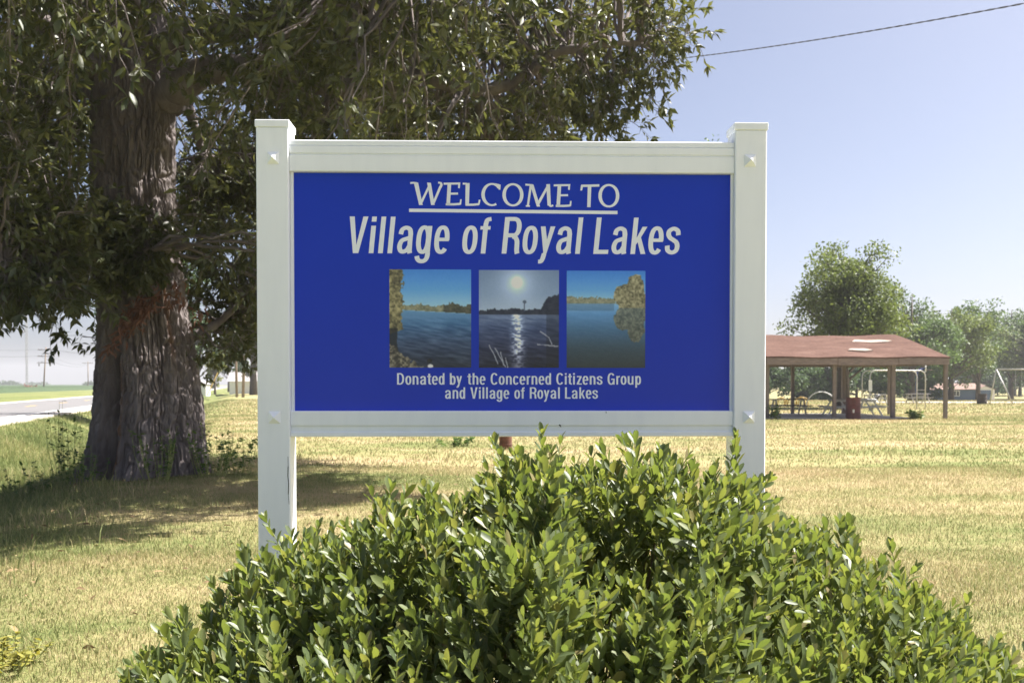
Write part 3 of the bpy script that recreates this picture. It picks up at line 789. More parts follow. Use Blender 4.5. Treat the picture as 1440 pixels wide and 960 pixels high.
for i in range(len(tips)):
    d = dirs[i]; tip = tips[i]
    ln = min(random.uniform(0.17, 0.30), max(0.06, tip[2] - 0.02))
    bend = rng.normal(0, 0.03, 3)
    u_ = np.cross(d, [0.3, 0.2, 0.9]); u_ /= np.linalg.norm(u_); v_ = np.cross(d, u_)
    ph0 = random.uniform(0, 6.28); gap = random.uniform(0.021, 0.030); sc_ = random.uniform(0.70, 1.14)
    q = 0; tpos = 0.0
    while tpos < ln:
        f = tpos / ln
        c = tip - d * tpos + bend * (f * f)
        for sgn in (0, 1):
            ph = ph0 + q * 1.571 + sgn * math.pi + random.uniform(-.3, .3)
            rad = u_ * math.cos(ph) + v_ * math.sin(ph)
            al = random.uniform(0.20, 0.50) + 0.45 * min(1, q / 5) * random.uniform(.6, 1.2)
            ax = d * math.cos(al) + rad * math.sin(al)
            if q == 0: lw = random.uniform(0.030, 0.048)
            elif q == 1: lw = random.uniform(0.042, 0.060)
            else: lw = random.uniform(0.044, 0.060)
            Lp.append(c); La.append(ax); Ln.append(d * math.sin(al) - rad * math.cos(al) + rng.normal(0, .15, 3)); Ll.append(lw * sc_); Lw.append(random.uniform(0.72, 1.08)); Lk.append(q)
        q += 1; tpos += gap * (0.6 if q == 1 else 1)
    base = tip - d * ln + bend
    twg.tube([tip, tip - d * ln * .5 + bend * .25, base], [0.0010, 0.0016, 0.0022], 4, False)
    if i % 5 == 0:
        root = np.array([0.1 + (tip[0] - 0.1) * 0.35, BY + (tip[1] - BY) * 0.35, 0.0])
        mid = base * 0.55 + root * 0.45 + np.array([0, 0, -0.05])
        thick.tube([base, mid, root], [0.0025, 0.005, 0.011], 5, False)
Lp, La, Ln, Ll, Lw, Lk = map(np.array, (Lp, La, Ln, Ll, Lw, Lk))
for V_ in (twg, thick):
    V_.v = [(x - 0.1, y - 2.95, z) for x, y, z in V_.v]
twg.build('shoots', M['bush_shoot'], shrub, True, 'stuff'); thick.build('branches', M['bush_wood'], shrub, True, 'stuff')
qx, qy = project(Lp + La * Ll[:, None] * .5)
show = (qx > 10) & (qx < 1430) & (qy > 600) & (qy < 950) & (Lk <= 2) & (Lp[:, 2] > bush_top(Lp[:, 0], Lp[:, 1]) - 0.035)
cand = np.where(show)[0]; cand = cand[np.argsort(Lp[cand, 1] - Ll[cand] * 8)][:300]
mask = np.zeros(len(Lp), bool); mask[cand] = True
leaf_singles(bl, Lp[mask], La[mask], Ln[mask], Ll[mask], Lw[mask], M['bush_leaf'], shrub)
off = np.array([0.1, 2.95, 0])
leaf_mass('foliage', bl, Lp[~mask] - off, La[~mask], Ln[~mask], Ll[~mask], Lw[~mask], M['bush_leaf'], rng.random((~mask).sum()), shrub)

# ------------------------------------------------------------------ the oak
TX, TY = -6.0, 16.2
oak = empty('oak_tree', (TX, TY, 0), 0, 'huge old oak with furrowed trunk and spreading crown beside the road', 'tree')
T0 = np.array([TX, TY, 0.0])
zz = np.concatenate([np.linspace(-0.3, 7.0, 400), np.linspace(7.2, 13.5, 26)])
prof_z = [-0.3, 0.0, 0.35, 1.27, 2.2, 3.1, 4.85, 6.5, 9, 13.5]
prof_w = [2.35, 2.05, 1.88, 1.70, 1.50, 1.36, 1.30, 1.26, .8, .22]
prof_c = [202, 202, 205, 208, 205, 198, 188, 189, 192, 200]
th = np.concatenate([np.linspace(-1.5 * np.pi, -np.pi, 60, endpoint=False), np.linspace(-np.pi, 0.1, 520, endpoint=False), np.linspace(0.1, 0.5 * np.pi, 50, endpoint=False)]); NT = len(th)
TH, Z_ = np.meshgrid(th, zz)
rad = np.interp(Z_, prof_z, prof_w) / 2
cxo = (np.interp(Z_, prof_z, prof_c) - 200) / 86.4
low = ss(3.6, 1.0, Z_)
def ang(a): return np.angle(np.exp(1j * (TH - a)))
rad = rad * (1 - 0.40 * low * np.exp(-(ang(R(-112)) / 0.13) ** 2) + 0.05 * low * np.exp(-(ang(R(-80)) / 0.3) ** 2))
rad = rad * (1 - 0.07 * ss(4.5, 1.5, Z_) * np.exp(-(ang(R(-55)) / 0.12) ** 2))
rad = rad * (1 + 0.05 * (fbm(np.cos(TH) * 2 + 5, np.sin(TH) * 2 + 5, Z_ * 0.6, 4, 3) - 0.5) * 2)
rad = rad + 0.16 * ss(0.6, -0.2, Z_) * np.maximum(0, np.cos(TH * 5 + 0.6)) 
# bark: long furrows that wander, split and join between flat-topped ridges
wob = fbm(np.cos(TH) * 2 + 9, np.sin(TH) * 2 + 9, Z_ * 0.9, 8, 3)
uu = TH / (2 * np.pi) * 66 + wob * 1.5 + 0.5 * vnoise(TH * 9, Z_ * 4.5, 0, 75)
v1 = vnoise(uu, Z_ * 2.6, 0, 71); v2 = vnoise(uu * 1.7 + 3.1, Z_ * 6.5 + 1.7, 0, 72); v3 = vnoise(uu * 1.2 + 9, Z_ * 9 + 4, 0, 73)
g1 = np.exp(-(np.abs(v1 - 0.5) / 0.075) ** 2); g2 = np.exp(-(np.abs(v2 - 0.5) / 0.11) ** 2)
brk = fbm(TH * 22, Z_ * 11, 0, 14, 3)
rad = rad - 0.055 * g1 - 0.040 * g2 + 0.030 * (v3 - 0.5) + 0.045 * (brk - 0.5)
VX = cxo + rad * np.cos(TH); VY = rad * np.sin(TH) * 0.98
stain = np.exp(-(ang(R(-104)) / 0.09) ** 2) * ss(2.3, 1.2, Z_) * ss(-0.2, 0.3, Z_) * 0.9 * (fbm(TH * 14, Z_ * 3, 0, 22, 3) > 0.42)
stain = stain + np.exp(-(ang(R(-40)) / 0.05) ** 2) * ss(1.6, 2.2, Z_) * ss(4.2, 3, Z_) * 0.5
V = np.stack([VX, VY, Z_], -1).reshape(-1, 3)
idx = np.arange(len(zz) * NT).reshape(len(zz), NT); idr = np.roll(idx, -1, 1)
F = np.stack([idx[:-1], idr[:-1], idr[1:], idx[1:]], -1).reshape(-1, 4)
link('trunk', mesh_np('trunk', V, F, M['bark'], True, {'stain': stain.ravel()}), oak)

limbs = []
def limb(pts, r0, r1, name='limb'):
    P = np.array(spline([tuple(p) for p in pts], 8)); n = len(P)
    jit = np.cumsum(rng.normal(0, 0.02, (n, 3)), 0); jit -= np.linspace(0, 1, n)[:, None] * jit[-1]
    P = P + jit; r = np.linspace(r0, r1, n) * (1 + 0.12 * rng.normal(0, 1, n))
    b = MB(); b.tube([p - T0 for p in P], list(np.maximum(r, .015)), 12)
    b.build(name, M['bark'], oak, True)
    limbs.append((P, r))
def W3(px, py, Y): return np.array(pix(px, py, Y))
limb([W3(225, 140, 16.1), W3(300, 100, 15.6), W3(420, 122, 15.2), W3(525, 132, 15.0), W3(600, 115, 14.8), W3(700, 122, 14.6), W3(800, 70, 14.4), W3(900, 60, 14.3)], 0.26, 0.03)
limb([W3(160, 110, 16.1), W3(95, 70, 15.4), W3(20, 10, 14.6), W3(-120, -60, 13.6)], 0.2, 0.05)
limb([W3(150, 130, 16.3), W3(60, 120, 17.5), W3(-120, 100, 19), W3(-300, 60, 20)], 0.2, 0.05)
limb([W3(235, 150, 16.4), W3(262, 150, 16.9), W3(285, 195, 17.2), W3(310, 225, 17.6), W3(345, 215, 18)], 0.13, 0.03)
limb([W3(255, 480, 16.4), W3(300, 462, 16.8), W3(335, 430, 17.1), W3(390, 400, 17.5)], 0.09, 0.03)
limb([W3(215, 60, 16.0), W3(330, 30, 14.4), W3(480, -5, 12.6), W3(640, -60, 11.4)], 0.22, 0.04)
limb([W3(190, 40, 15.8), W3(170, -40, 13.8), W3(120, -110, 11.8), W3(60, -150, 10)], 0.22, 0.04)
limb([(TX + .1, TY + .3, 7.2), (TX + 2, TY + 3, 8.2), (TX + 4.2, TY + 5.4, 8.8), (TX + 6, TY + 6, 8.6)], 0.22, 0.04)
limb([(TX, TY + .3, 7.6), (TX - 2, TY + 3.4, 9), (TX - 4.5, TY + 5.5, 9.6)], 0.2, 0.04)
limb([(TX, TY, 8.6), (TX + 3, TY - .6, 10.6), (TX + 6.2, TY - 1, 11.4)], 0.2, 0.04)
limb([(TX, TY, 9), (TX - 3.4, TY - 1.4, 11), (TX - 6, TY - 2, 11.6)], 0.18, 0.04)
limb([(TX, TY, 9.5), (TX + 1, TY - 3, 11.6), (TX + 2, TY - 5.5, 12)], 0.17, 0.03)
limb([(TX, TY, 10), (TX + .6, TY + 2.5, 12.4), (TX + 1, TY + 4, 13)], 0.15, 0.03)
limb([W3(150, 330, 16.0), W3(110, 350, 14.4), W3(60, 370, 13.0), W3(0, 365, 12)], 0.07, 0.02)
limb([W3(170, 345, 15.6), W3(190, 340, 14.8), W3(215, 350, 14.2)], 0.05, 0.02)
nodes = np.concatenate([l[0][3:] for l in limbs] + [np.c_[np.full(14, TX + .0), np.full(14, TY), np.linspace(6, 13, 14)]])

# crown volume: where leafy branch ends may be
CC = np.array([-5.0, 16.0, 8.5]); CR = np.array([7.7, 8.0, 6.6])
tg = []
while len(tg) < 2100:
    p = rng.uniform(-1, 1, 3)
    r = np.linalg.norm(p)
    if r > 1.0 or r < 0.40: continue
    lump = 0.80 + 0.42 * (fbm(p[0] * 2.4 + 7, p[1] * 2.4 + 7, p[2] * 2.4 + 7, 41, 2))
    if r > lump: continue
    q = CC + CR * p
    if q[2] > 9.6 and rng.random() < 0.62: continue
    # the open space in front of the trunk between the low shoots and the first limbs
    ax = np.array([TX, TY]); tt = q[1] / TY
    lat = (q[0] - TX * tt) / max(tt, .2)
    if q[1] < TY + 0.6 and abs(lat + 0.05) < 1.05 and q[2] < EYE + 4.9 * tt: continue
    if q[1] < TY and 1.0 < lat < 2.1 and q[2] < EYE + 3.6 * tt and rng.random() < 0.5: continue
    if q[2] < 2.6 and q[1] < 14: continue
    if q[0] > 2.0 and rng.random() < 0.25: continue
    tg.append(q)
tg = np.array(tg)
# low shoots across the trunk, the skirt to its left and the hanging boughs behind it
extra = [W3(rng.uniform(130, 240), rng.uniform(300, 385), rng.uniform(14.2, 15.0)) for _ in range(42)]
extra += [W3(rng.uniform(-40, 130), rng.uniform(290, 425), rng.uniform(11.8, 15)) for _ in range(75)]
extra += [W3(rng.uniform(262, 400), rng.uniform(230, 470), rng.uniform(16.8, 20)) for _ in range(80)]
extra += [W3(rng.uniform(280, 330), rng.uniform(470, 510), rng.uniform(18, 20)) for _ in range(4)]
extra += [W3(a, b, 14.4) for a, b in ((955, 60), (975, 48), (930, 120), (915, 150), (880, 175), (850, 185), (960, 20), (930, 90), (890, 130), (860, 150), (820, 165), (780, 175), (900, 40), (905, 90))]
tg = np.concatenate([tg, np.array(extra)])
Op, Oa, On, Ol, Ow = [], [], [], [], []
twg = MB(); 
for q in tg:
    dd = np.linalg.norm(nodes - q, axis=1); nd = nodes[np.argmin(dd + np.maximum(0, nodes[:, 2] - q[2]) * -0.1)]
    dist = np.linalg.norm(q - nd)
    mid = (q + nd) / 2 + np.array([0, 0, 0.14 * dist]) + rng.normal(0, 0.08, 3) * dist
    ts = np.linspace(0, 1, 7)[:, None]
    path = (1 - ts) ** 2 * nd + 2 * ts * (1 - ts) * mid + ts ** 2 * q
    path[1:-1] += rng.normal(0, .05, (5, 3))
    twg.tube([p - T0 for p in path], list(np.linspace(0.012 + 0.008 * min(dist, 4), 0.006, 7)), 5, False)
    big = 1.0 if q[2] < 10.5 else 1.5
    nt_ = int(10 if q[2] < 10.5 else 6)
    dirb = unit(path[-1] - path[-3])
    for j in range(nt_):
        f = rng.uniform(0.35, 1.0) if j else 1.0
        fi = f * 6; i0 = min(int(fi), 5); b0 = path[i0] * (1 - (fi - i0)) + path[i0 + 1] * (fi - i0)
        td = unit(dirb * 0.5 + rng.normal(0, 0.6, 3) + np.array([0, 0, -0.12])); tl = rng.uniform(0.18, 0.5)
        e = b0 + td * tl + np.array([0, 0, -0.05])
        twg.tube([b0 - T0, (b0 + td * tl * .5) - T0, e - T0], [0.006, 0.004, 0.002], 3, False)
        for m_ in range(9):
            g = rng.uniform(0.35, 1.0) if m_ > 4 else 1.0
            pp = b0 + (e - b0) * g
            ax = unit(td * 0.55 + rng.normal(0, 0.55, 3) + np.array([0, 0, -0.22]))
            Op.append(pp); Oa.append(ax); On.append(unit(np.array([0, 0, 1.0]) + rng.normal(0, 0.55, 3))); Ol.append(rng.uniform(0.115, 0.195) * big); Ow.append(rng.uniform(0.85, 1.2))
twg.build('twigs', M['bark'], oak, True, 'stuff')
ol = leaf_template([(0.30, 0.155), (0.66, 0.15)], 0.35, 0.10); ol1 = leaf_template([(0.48, 0.17)], 0.35, 0.10)
Op, Oa, On, Ol, Ow = map(np.array, (Op, Oa, On, Ol, Ow))
qx, qy = project(Op)
insign = (qx > 365) & (qx < 1078) & (qy > 195)
cand = np.where((qx > 5) & (qx < 1435) & (qy > 5) & (qy < 700) & ~insign)[0]
cand = cand[np.argsort(Op[cand, 1] - Ol[cand] * 20)][:300]
mask = np.zeros(len(Op), bool); mask[cand] = True
leaf_singles(ol, Op[mask], Oa[mask], On[mask], Ol[mask], Ow[mask], M['oak_leaf'], oak)
leaf_mass('crown', ol1, Op[~mask] - T0, Oa[~mask], On[~mask], Ol[~mask], Ow[~mask], M['oak_leaf'], rng.random((~mask).sum()), oak)
# dead rust-red leaves hanging across the trunk
dp = []
for a, b_, n_, sp in (((250, 396), (212, 420), 34, 6), ((212, 418), (180, 446), 90, 7), ((205, 425), (186, 452), 60, 8), ((184, 448), (166, 474), 34, 5), ((166, 474), (150, 496), 22, 4), ((262, 402), (238, 428), 34, 6), ((292, 436), (274, 452), 22, 7)):
    for _ in range(n_):
        t_ = random.random(); dp.append(W3(a[0] + (b_[0] - a[0]) * t_ + random.gauss(0, sp), a[1] + (b_[1] - a[1]) * t_ + random.gauss(0, sp), 15.0 + random.gauss(0, .1)))
dp = np.array(dp); n_ = len(dp)
leaf_mass('dead_leaves', leaf_template([(0.3, 0.14), (0.66, 0.13)], 0.7, 0.35), dp - T0, unit(rng.normal(0, .5, (n_, 3)) + np.array([-.35, 0, -.7])), rng.normal(0, 1, (n_, 3)), rng.uniform(.10, .19, n_), np.full(n_, .8), M['dead_leaf'], rng.random(n_), oak)
b = MB(); b.tube([W3(262, 392, 15.6) - T0, W3(225, 415, 15.1) - T0, W3(190, 440, 15.0) - T0, W3(152, 494, 14.95) - T0], [.02, .014, .01, .004], 6); b.build('dead_branch', M['bark'], oak, True)

# ------------------------------------------------------------------ lawn blades
def blades(name, n, y0, y1, hlo, hhi, wd, label, where=None, seg=1, marg=2.6, mat='blade'):
    Y = np.sqrt(rng.uniform(y0 ** 2, y1 ** 2, n)); X = rng.uniform(-1, 1, n) * (Y * 0.53 + marg)
    if where is not None:
        kk = where(X, Y); X, Y = X[kk], Y[kk]
    s_ = road_s(X, Y); kk = s_ > 1.0; X, Y = X[kk], Y[kk]
    dt = np.hypot(X - TX, Y - TY); kk = dt > 1.0; X, Y = X[kk], Y[kk]
    n = len(X); Zg = ground(X, Y) - 0.006
    tall = fbm(X * 0.8, Y * 0.8, 0, 51, 3)
    s_ = road_s(X, Y)
    H = rng.uniform(hlo, hhi, n) * 0.8 * (0.55 + 0.9 * tall) * (1 + 1.3 * ss(6.4, 4.5, s_))
    an = rng.uniform(0, 2 * np.pi, n); lean = rng.uniform(0.1, 0.75, n) * H
    bx = np.cos(an); by = np.sin(an); fa = rng.uniform(0, 2 * np.pi, n); wx = np.cos(fa) * wd / 2; wy = np.sin(fa) * wd / 2
    wsc = rng.uniform(.7, 1.4, n); wx *= wsc; wy *= wsc
    z0 = np.zeros(n)
    if seg == 1:
        V = np.stack([np.stack([X - wx, Y - wy, Zg], -1), np.stack([X + wx, Y + wy, Zg], -1), np.stack([X + bx * lean, Y + by * lean, Zg + H], -1)], 1)
        F = np.arange(3 * n).reshape(n, 3); nv = 3
    else:
        mx = X + bx * lean * .35; my = Y + by * lean * .35; mz = Zg + H * .6
        V = np.stack([np.stack([X - wx, Y - wy, Zg], -1), np.stack([X + wx, Y + wy, Zg], -1), np.stack([mx + wx * .8, my + wy * .8, mz], -1), np.stack([mx - wx * .8, my - wy * .8, mz], -1), np.stack([X + bx * lean * 1.1, Y + by * lean * 1.1, Zg + H * .95], -1)], 1)
        b0 = np.arange(n) * 5
        F = np.stack([np.stack([b0, b0 + 1, b0 + 2], -1), np.stack([b0, b0 + 2, b0 + 3], -1), np.stack([b0 + 3, b0 + 2, b0 + 4], -1)], 1).reshape(-1, 3); nv = 5
    r_ = np.repeat(rng.random(n), nv)
    tag(link(name, mesh_np(name, V.reshape(-1, 3), F, M[mat], False, {'rnd': r_})), label, 'grass', None, 'stuff')
blades('grass', 165000, 4.0, 9, 0.035, 0.075, 0.0045, 'dry mown lawn grass nearest the welcome sign', seg=2)
blades('grass', 170000, 9, 18, 0.04, 0.08, 0.008, 'mown lawn grass around the oak', seg=1, marg=2)
blades('grass', 170000, 18, 50, 0.05, 0.10, 0.022, 'mown lawn grass in the middle distance', seg=1, marg=3)
blades('grass', 90000, 50, 100, 0.06, 0.13, 0.06, 'mown lawn grass beyond the pavilion', seg=1, marg=3)
def edge_where(X, Y):
    s_ = road_s(X, Y); pr = ss(9.2, 7.2, s_) * ss(1.6, 2.6, s_) * (fbm(X * .7, Y * .7, 0, 77, 3) + .25)
    return rng.random(len(X)) < pr
blades('tall_grass', 200000, 6, 40, 0.12, 0.27, 0.010, 'long unmown grass along the roadside ditch', where=edge_where, seg=2, marg=3)

# fallen leaves under and around the oak
n_ = 900; fx_ = rng.normal(-5, 3.6, n_); fy_ = rng.uniform(5.5, 20, n_)
leaf_fall = leaf_mass('fallen_leaves', leaf_template([(0.3, 0.16), (0.66, 0.15)], .3, .2), np.c_[fx_, fy_, ground(fx_, fy_) + rng.uniform(.01, .05, n_)], rng.normal(0, 1, (n_, 3)) * np.array([1, 1, .25]), np.array([0, 0, 1.]) + rng.normal(0, .35, (n_, 3)), rng.uniform(.05, .10, n_), np.ones(n_), M['fallen'], rng.random(n_), None)
tag(leaf_fall, 'dry brown leaves scattered on the grass under the oak', 'leaves', None, 'stuff')

# ------------------------------------------------------------------ weeds
def weed(name, loc, hgt, spread, n_stem, label, cat, mat='weed', group=None, ll=0.07):
    e = empty(name, (loc[0], loc[1], gz(loc[0], loc[1])), 0, label, cat, group)
    b = MB(); P_, A_, N_, L_ = [], [], [], []
    for i in range(n_stem):
        r = spread * math.sqrt(random.random()); an = random.uniform(0, 6.28)
        x0, y0 = r * math.cos(an), r * math.sin(an); hh = hgt * random.uniform(.55, 1.1)
        tip = np.array([x0 * 1.3 + random.gauss(0, .06), y0 * 1.3 + random.gauss(0, .06), hh])
        b.tube([(x0 * .7, y0 * .7, -.03), ((x0 + tip[0]) / 2, (y0 + tip[1]) / 2, hh * .5), tip], [.006, .004, .002], 4, False)
        for j in range(14):
            f = random.uniform(.15, 1); c = np.array([x0 * .7, y0 * .7, 0]) * (1 - f) + tip * f
            ax = unit(rng.normal(0, 1, 3) * np.array([1, 1, .35]) + np.array([0, 0, .15]))
            P_.append(c); A_.append(ax); N_.append(np.array([0, 0, 1.]) + rng.normal(0, .4, 3)); L_.append(random.uniform(.6, 1.25) * ll)
    b.build('stems', M['bush_shoot'], e, True, 'stuff')
    P_ = np.array(P_); n_ = len(P_)
    leaf_mass('leaves', leaf_template([(0.3, 0.24), (0.65, 0.2)], .2, .1), P_, np.array(A_), np.array(N_), np.array(L_), np.ones(n_), M[mat], rng.random(n_), e)
    return e
def on_ground(px, py, Y): p = pix(px, py, Y); return (p.x, p.y)
G_ = 'weeds around the oak trunk'
weed('weed_clump', (-6.95, 15.55), 1.25, .28, 16, 'tall weed clump at the left foot of the oak trunk', 'weed', group=G_, ll=.075)
weed('weed_clump', (-6.45, 15.0), .62, .32, 16, 'leafy weeds in front of the dark cleft of the oak trunk', 'weed', group=G_, ll=.075)
weed('weed_clump', (-5.35, 15.05), .75, .34, 20, 'leafy weeds against the right front of the oak trunk', 'weed', group=G_, ll=.075)
weed('weed_clump', (-4.75, 15.6), .80, .36, 22, 'spreading weed clump at the right foot of the oak', 'weed', group=G_, ll=.075)
weed('weed_clump', (-4.45, 16.1), .62, .30, 14, 'outermost weed clump right of the oak trunk', 'weed', group=G_, ll=.09)
weed('weed_clump', (-7.55, 15.4), .55, .4, 16, 'low weeds left of the oak beside the ditch', 'weed', group=G_, ll=.075)
weed('yellow_shrub', (-2.72, 5.2), .16, .20, 22, 'low yellow-green leafy plant at the bottom left corner', 'plant', 'yellow_weed', None, .05)
weed('grass_tuft', on_ground(640, 628, 24), .28, .5, 16, 'dry weedy tuft in the lawn seen below the sign', 'weed', 'weed', None, .10)
weed('weed_clump', (17.2, 42.5), .32, .3, 10, 'green weed clump by the pavilion floor edge', 'weed', 'weed', None, .2)
weed('weed_clump', (11.2, 42.5), .55, .25, 10, 'green weed at the foot of the nearest left pavilion post', 'weed', 'weed', None, .2)

# rusty stub standing in the lawn
pb_ = on_ground(711, 631, 23)
st = empty('rusty_stub', (pb_[0], pb_[1], gz(*pb_)), 0, 'short rusty brown metal drum in the lawn seen below the sign', 'drum')
b = MB(); b.tube([(0, 0, -.05), (0, 0, .1), (0, 0, .105), (0, 0, .125), (0, 0, .13), (0, 0, .42)], [.148, .148, .156, .156, .148, .148], 20); b.build('body', M['rust'], st, False)
b = MB(); b.tube([(0, 0, .42), (0, 0, .445)], .16, 20); b.build('rim', M['rust'], st)

# ------------------------------------------------------------------ pavilion
PY0, PY1 = 43.0, 49.4
pv = empty('picnic_pavilion', (14.9, 46.2, 0), 0, 'open picnic pavilion with faded red shingle roof right of the sign', 'pavilion')
PO = Vector((14.9, 46.2, 0))
def pl(x, y, z): return (x - PO.x, y - PO.y, z)
def pbox(b, x0, x1, y0, y1, z0, z1, bev=0): b.box(x0 - PO.x, x1 - PO.x, y0 - PO.y, y1 - PO.y, z0, z1, bev)
EX0, EX1 = 10.85, 18.75; EY0, EY1 = 42.6, 49.8; EZ = 2.68; RZ = 3.80; RY = 46.2; RX0, RX1 = 10.95, 17.75
def slab_roof(name, quad, th_, mat, par):
    """sloping roof sheet with thickness and a slightly sagging surface"""
    q = [Vector(p) for p in quad]; n = 14
    V = []; 
    for j in range(n + 1):
        for i in range(n + 1):
            a = i / n; c = j / n
            p = (q[0] * (1 - a) + q[1] * a) * (1 - c) + (q[3] * (1 - a) + q[2] * a) * c
            p = p + Vector((0, 0, -0.05 * math.sin(math.pi * a) * (0.4 + c) + 0.02 * math.sin(a * 17 + c * 5)))
            V.append(p)
    b = MB(); w_ = n + 1; F_ = []
    for j in range(n):
        for i in range(n): F_.append((j * w_ + i, j * w_ + i + 1, (j + 1) * w_ + i + 1, (j + 1) * w_ + i))
    m_ = len(V); V2 = [v - Vector((0, 0, th_)) for v in V]
    F2 = [tuple(m_ + i for i in f[::-1]) for f in F_]
    ring = [i for i in range(w_)] + [j * w_ + n for j in range(1, w_)] + [n * w_ + i for i in range(n - 1, -1, -1)] + [j * w_ for j in range(n - 1, 0, -1)]
    FS = [(ring[i], ring[i] + m_, ring[(i + 1) % len(ring)] + m_, ring[(i + 1) % len(ring)]) for i in range(len(ring))]
    b.add(V + V2, F_ + F2 + FS)
    return b.build(name, mat, par)
rf = slab_roof('roof', [pl(EX0, EY0, EZ), pl(EX1, EY0, EZ), pl(RX1, RY, RZ), pl(RX0, RY, RZ)], .05, M['shingle'], pv); rf['label'] = 'front roof slope'
slab_roof('roof', [pl(EX1, EY1, EZ), pl(EX0, EY1, EZ), pl(RX0, RY, RZ), pl(RX1, RY, RZ)], .05, M['shingle'], pv)
b = MB(); b.add([pl(EX1, EY0, EZ - .05), pl(EX1, EY1, EZ - .05), pl(RX1, RY, RZ - .05), pl(EX1 - .06, EY0, EZ - .05), pl(EX1 - .06, EY1, EZ - .05), pl(RX1 - .06, RY, RZ - .05)], [(0, 1, 2), (5, 4, 3), (0, 3, 4, 1), (1, 4, 5, 2), (2, 5, 3, 0)]); b.build('gable_end', M['shingle'], pv)
b = MB(); b.add([pl(EX0 + .06, EY0 + .1, EZ - .05), pl(EX0 + .06, EY1 - .1, EZ - .05), pl(RX0 + .02, RY, RZ - .08), pl(EX0 + .1, EY0 + .1, EZ - .05), pl(EX0 + .1, EY1 - .1, EZ - .05), pl(RX0 + .06, RY, RZ - .08)], [(0, 2, 1), (5, 3, 4), (0, 1, 4, 3), (1, 2, 5, 4), (2, 0, 3, 5)]); b.build('gable_end', M['red_wood'], pv)
def roof_pt(x, y, up=.0):
    f = (y - EY0) / (RY - EY0); a = (x - EX0) / (EX1 - EX0)
    return pl(x, y, EZ + (RZ - EZ) * f - 0.05 * math.sin(math.pi * min(1, max(0, a))) * (0.4 + f) + up)
for pts in ([(15.35, 45.0), (16.2, 44.85), (16.9, 44.95), (17.2, 45.15), (16.7, 45.3), (16.1, 45.25), (15.6, 45.4)], [(14.7, 43.6), (15.4, 43.45), (15.8, 43.6), (15.5, 43.85), (14.9, 43.85)]):
    b = MB(); top = [roof_pt(x, y, .045) for x, y in pts]; bot = [roof_pt(x, y, .0) for x, y in pts]; n_ = len(pts)
    b.add(top + bot, [tuple(range(n_))] + [(i, n_ + i, n_ + (i + 1) % n_, (i + 1) % n_) for i in range(n_)]); o = b.build('bare_patch', M['shingle_patch'], rf)
b = MB(); pbox(b, EX0 + .05, 13.95, EY0 + .03, EY0 + .09, 2.33, 2.63, .006); b.build('fascia_board', M['red_wood'], pv)
b = MB(); pbox(b, 13.96, 16.55, EY0 + .035, EY0 + .095, 2.31, 2.62, .006); b.build('fascia_board', M['red_wood'], pv)
b = MB(); pbox(b, 16.56, EX1 - .04, EY0 + .02, EY0 + .08, 2.34, 2.63, .006); b.build('fascia_board', M['red_wood'], pv)
b = MB(); pbox(b, EX0 + .05, EX1 - .05, EY1 - .09, EY1 - .03, 2.35, 2.6); b.build('fascia_board', M['red_wood'], pv)
for x in (EX0 + .0, EX1 - .09):
    b = MB(); pbox(b, x, x + .06, EY0 + .1, EY1 - .1, 2.35, 2.62); b.build('fascia_board', M['red_wood'], pv)
for x in np.linspace(11.3, 18.2, 8):
    b = MB(); pbox(b, x - .03, x + .03, EY0 + .12, EY1 - .12, 2.46, 2.60); b.build('rafter_tie', M['red_wood'], pv)
pme = None
for x in (11.02, 13.92, 16.45, 18.72):
    for y in (PY0, PY1):
        b = MB(); wd = .075 if x != 16.45 else .085
        pbox(b, x - wd, x + wd, y - wd, y + wd, -.1, 2.455, .008); b.build('post', M['post_wood'], pv)
b = MB(); pbox(b, 10.9, 17.3, 42.9, 49.6, -.2, .05, .01); b.build('floor_slab', M['concrete'], pv)

# picnic tables
def picnic_table(loc, rz, label, top_mat='grey_wood', leg_mat='galv', group='picnic tables under the pavilion', z0=0.0, L=1.8):
    e = empty('picnic_table', (loc[0], loc[1], z0), rz, label, 'picnic table', group)
    for i in range(4):
        b = MB(); y = -.36 + i * .19; b.box(-L / 2, L / 2, y, y + .17, .72, .76); b.build('plank', M[top_mat], e)
    for sgn in (-1, 1):
        b = MB(); b.box(-L / 2, L / 2, sgn * .68 - .13, sgn * .68 + .13, .43, .47); b.build('bench', M[top_mat], e)
    for x in (-L * .36, L * .36):
        b = MB(); b.bar((x, -.62, 0), (x, -.22, .70), .06, .06); b.bar((x, .62, 0), (x, .22, .70), .06, .06); b.bar((x, -.75, .41), (x, .75, .41), .05, .05); b.bar((x, -.34, .69), (x, .34, .69), .05, .05)
        b.build('leg_frame', M[leg_mat], e)
    return e
picnic_table((13.0, 46.8), .0, 'dark topped picnic table beside the back left pavilion post', 'black', 'galv', z0=.05)
picnic_table((14.9, 45.4), 1.45, 'grey picnic table left of the red barrel', 'grey_wood', 'pale_paint', z0=.05)
picnic_table((16.15, 45.6), 1.5, 'pale picnic table right of the red barrel', 'pale_paint', 'pale_paint', z0=.05)
G2 = 'picnic tables out on the grass'
picnic_table((26.6, 73), .1, 'weathered picnic table on the grass behind the monkey bars', 'grey_wood', 'grey_wood', G2, gz(26.6, 73))
picnic_table((31.8, 78), .1, 'farthest picnic table near the blue pole', 'grey_wood', 'grey_wood', G2, gz(31.8, 78))
picnic_table((10.6, 45.6), 1.4, 'pavilion picnic table half hidden by the right sign post', 'grey_wood', 'galv', z0=.05)

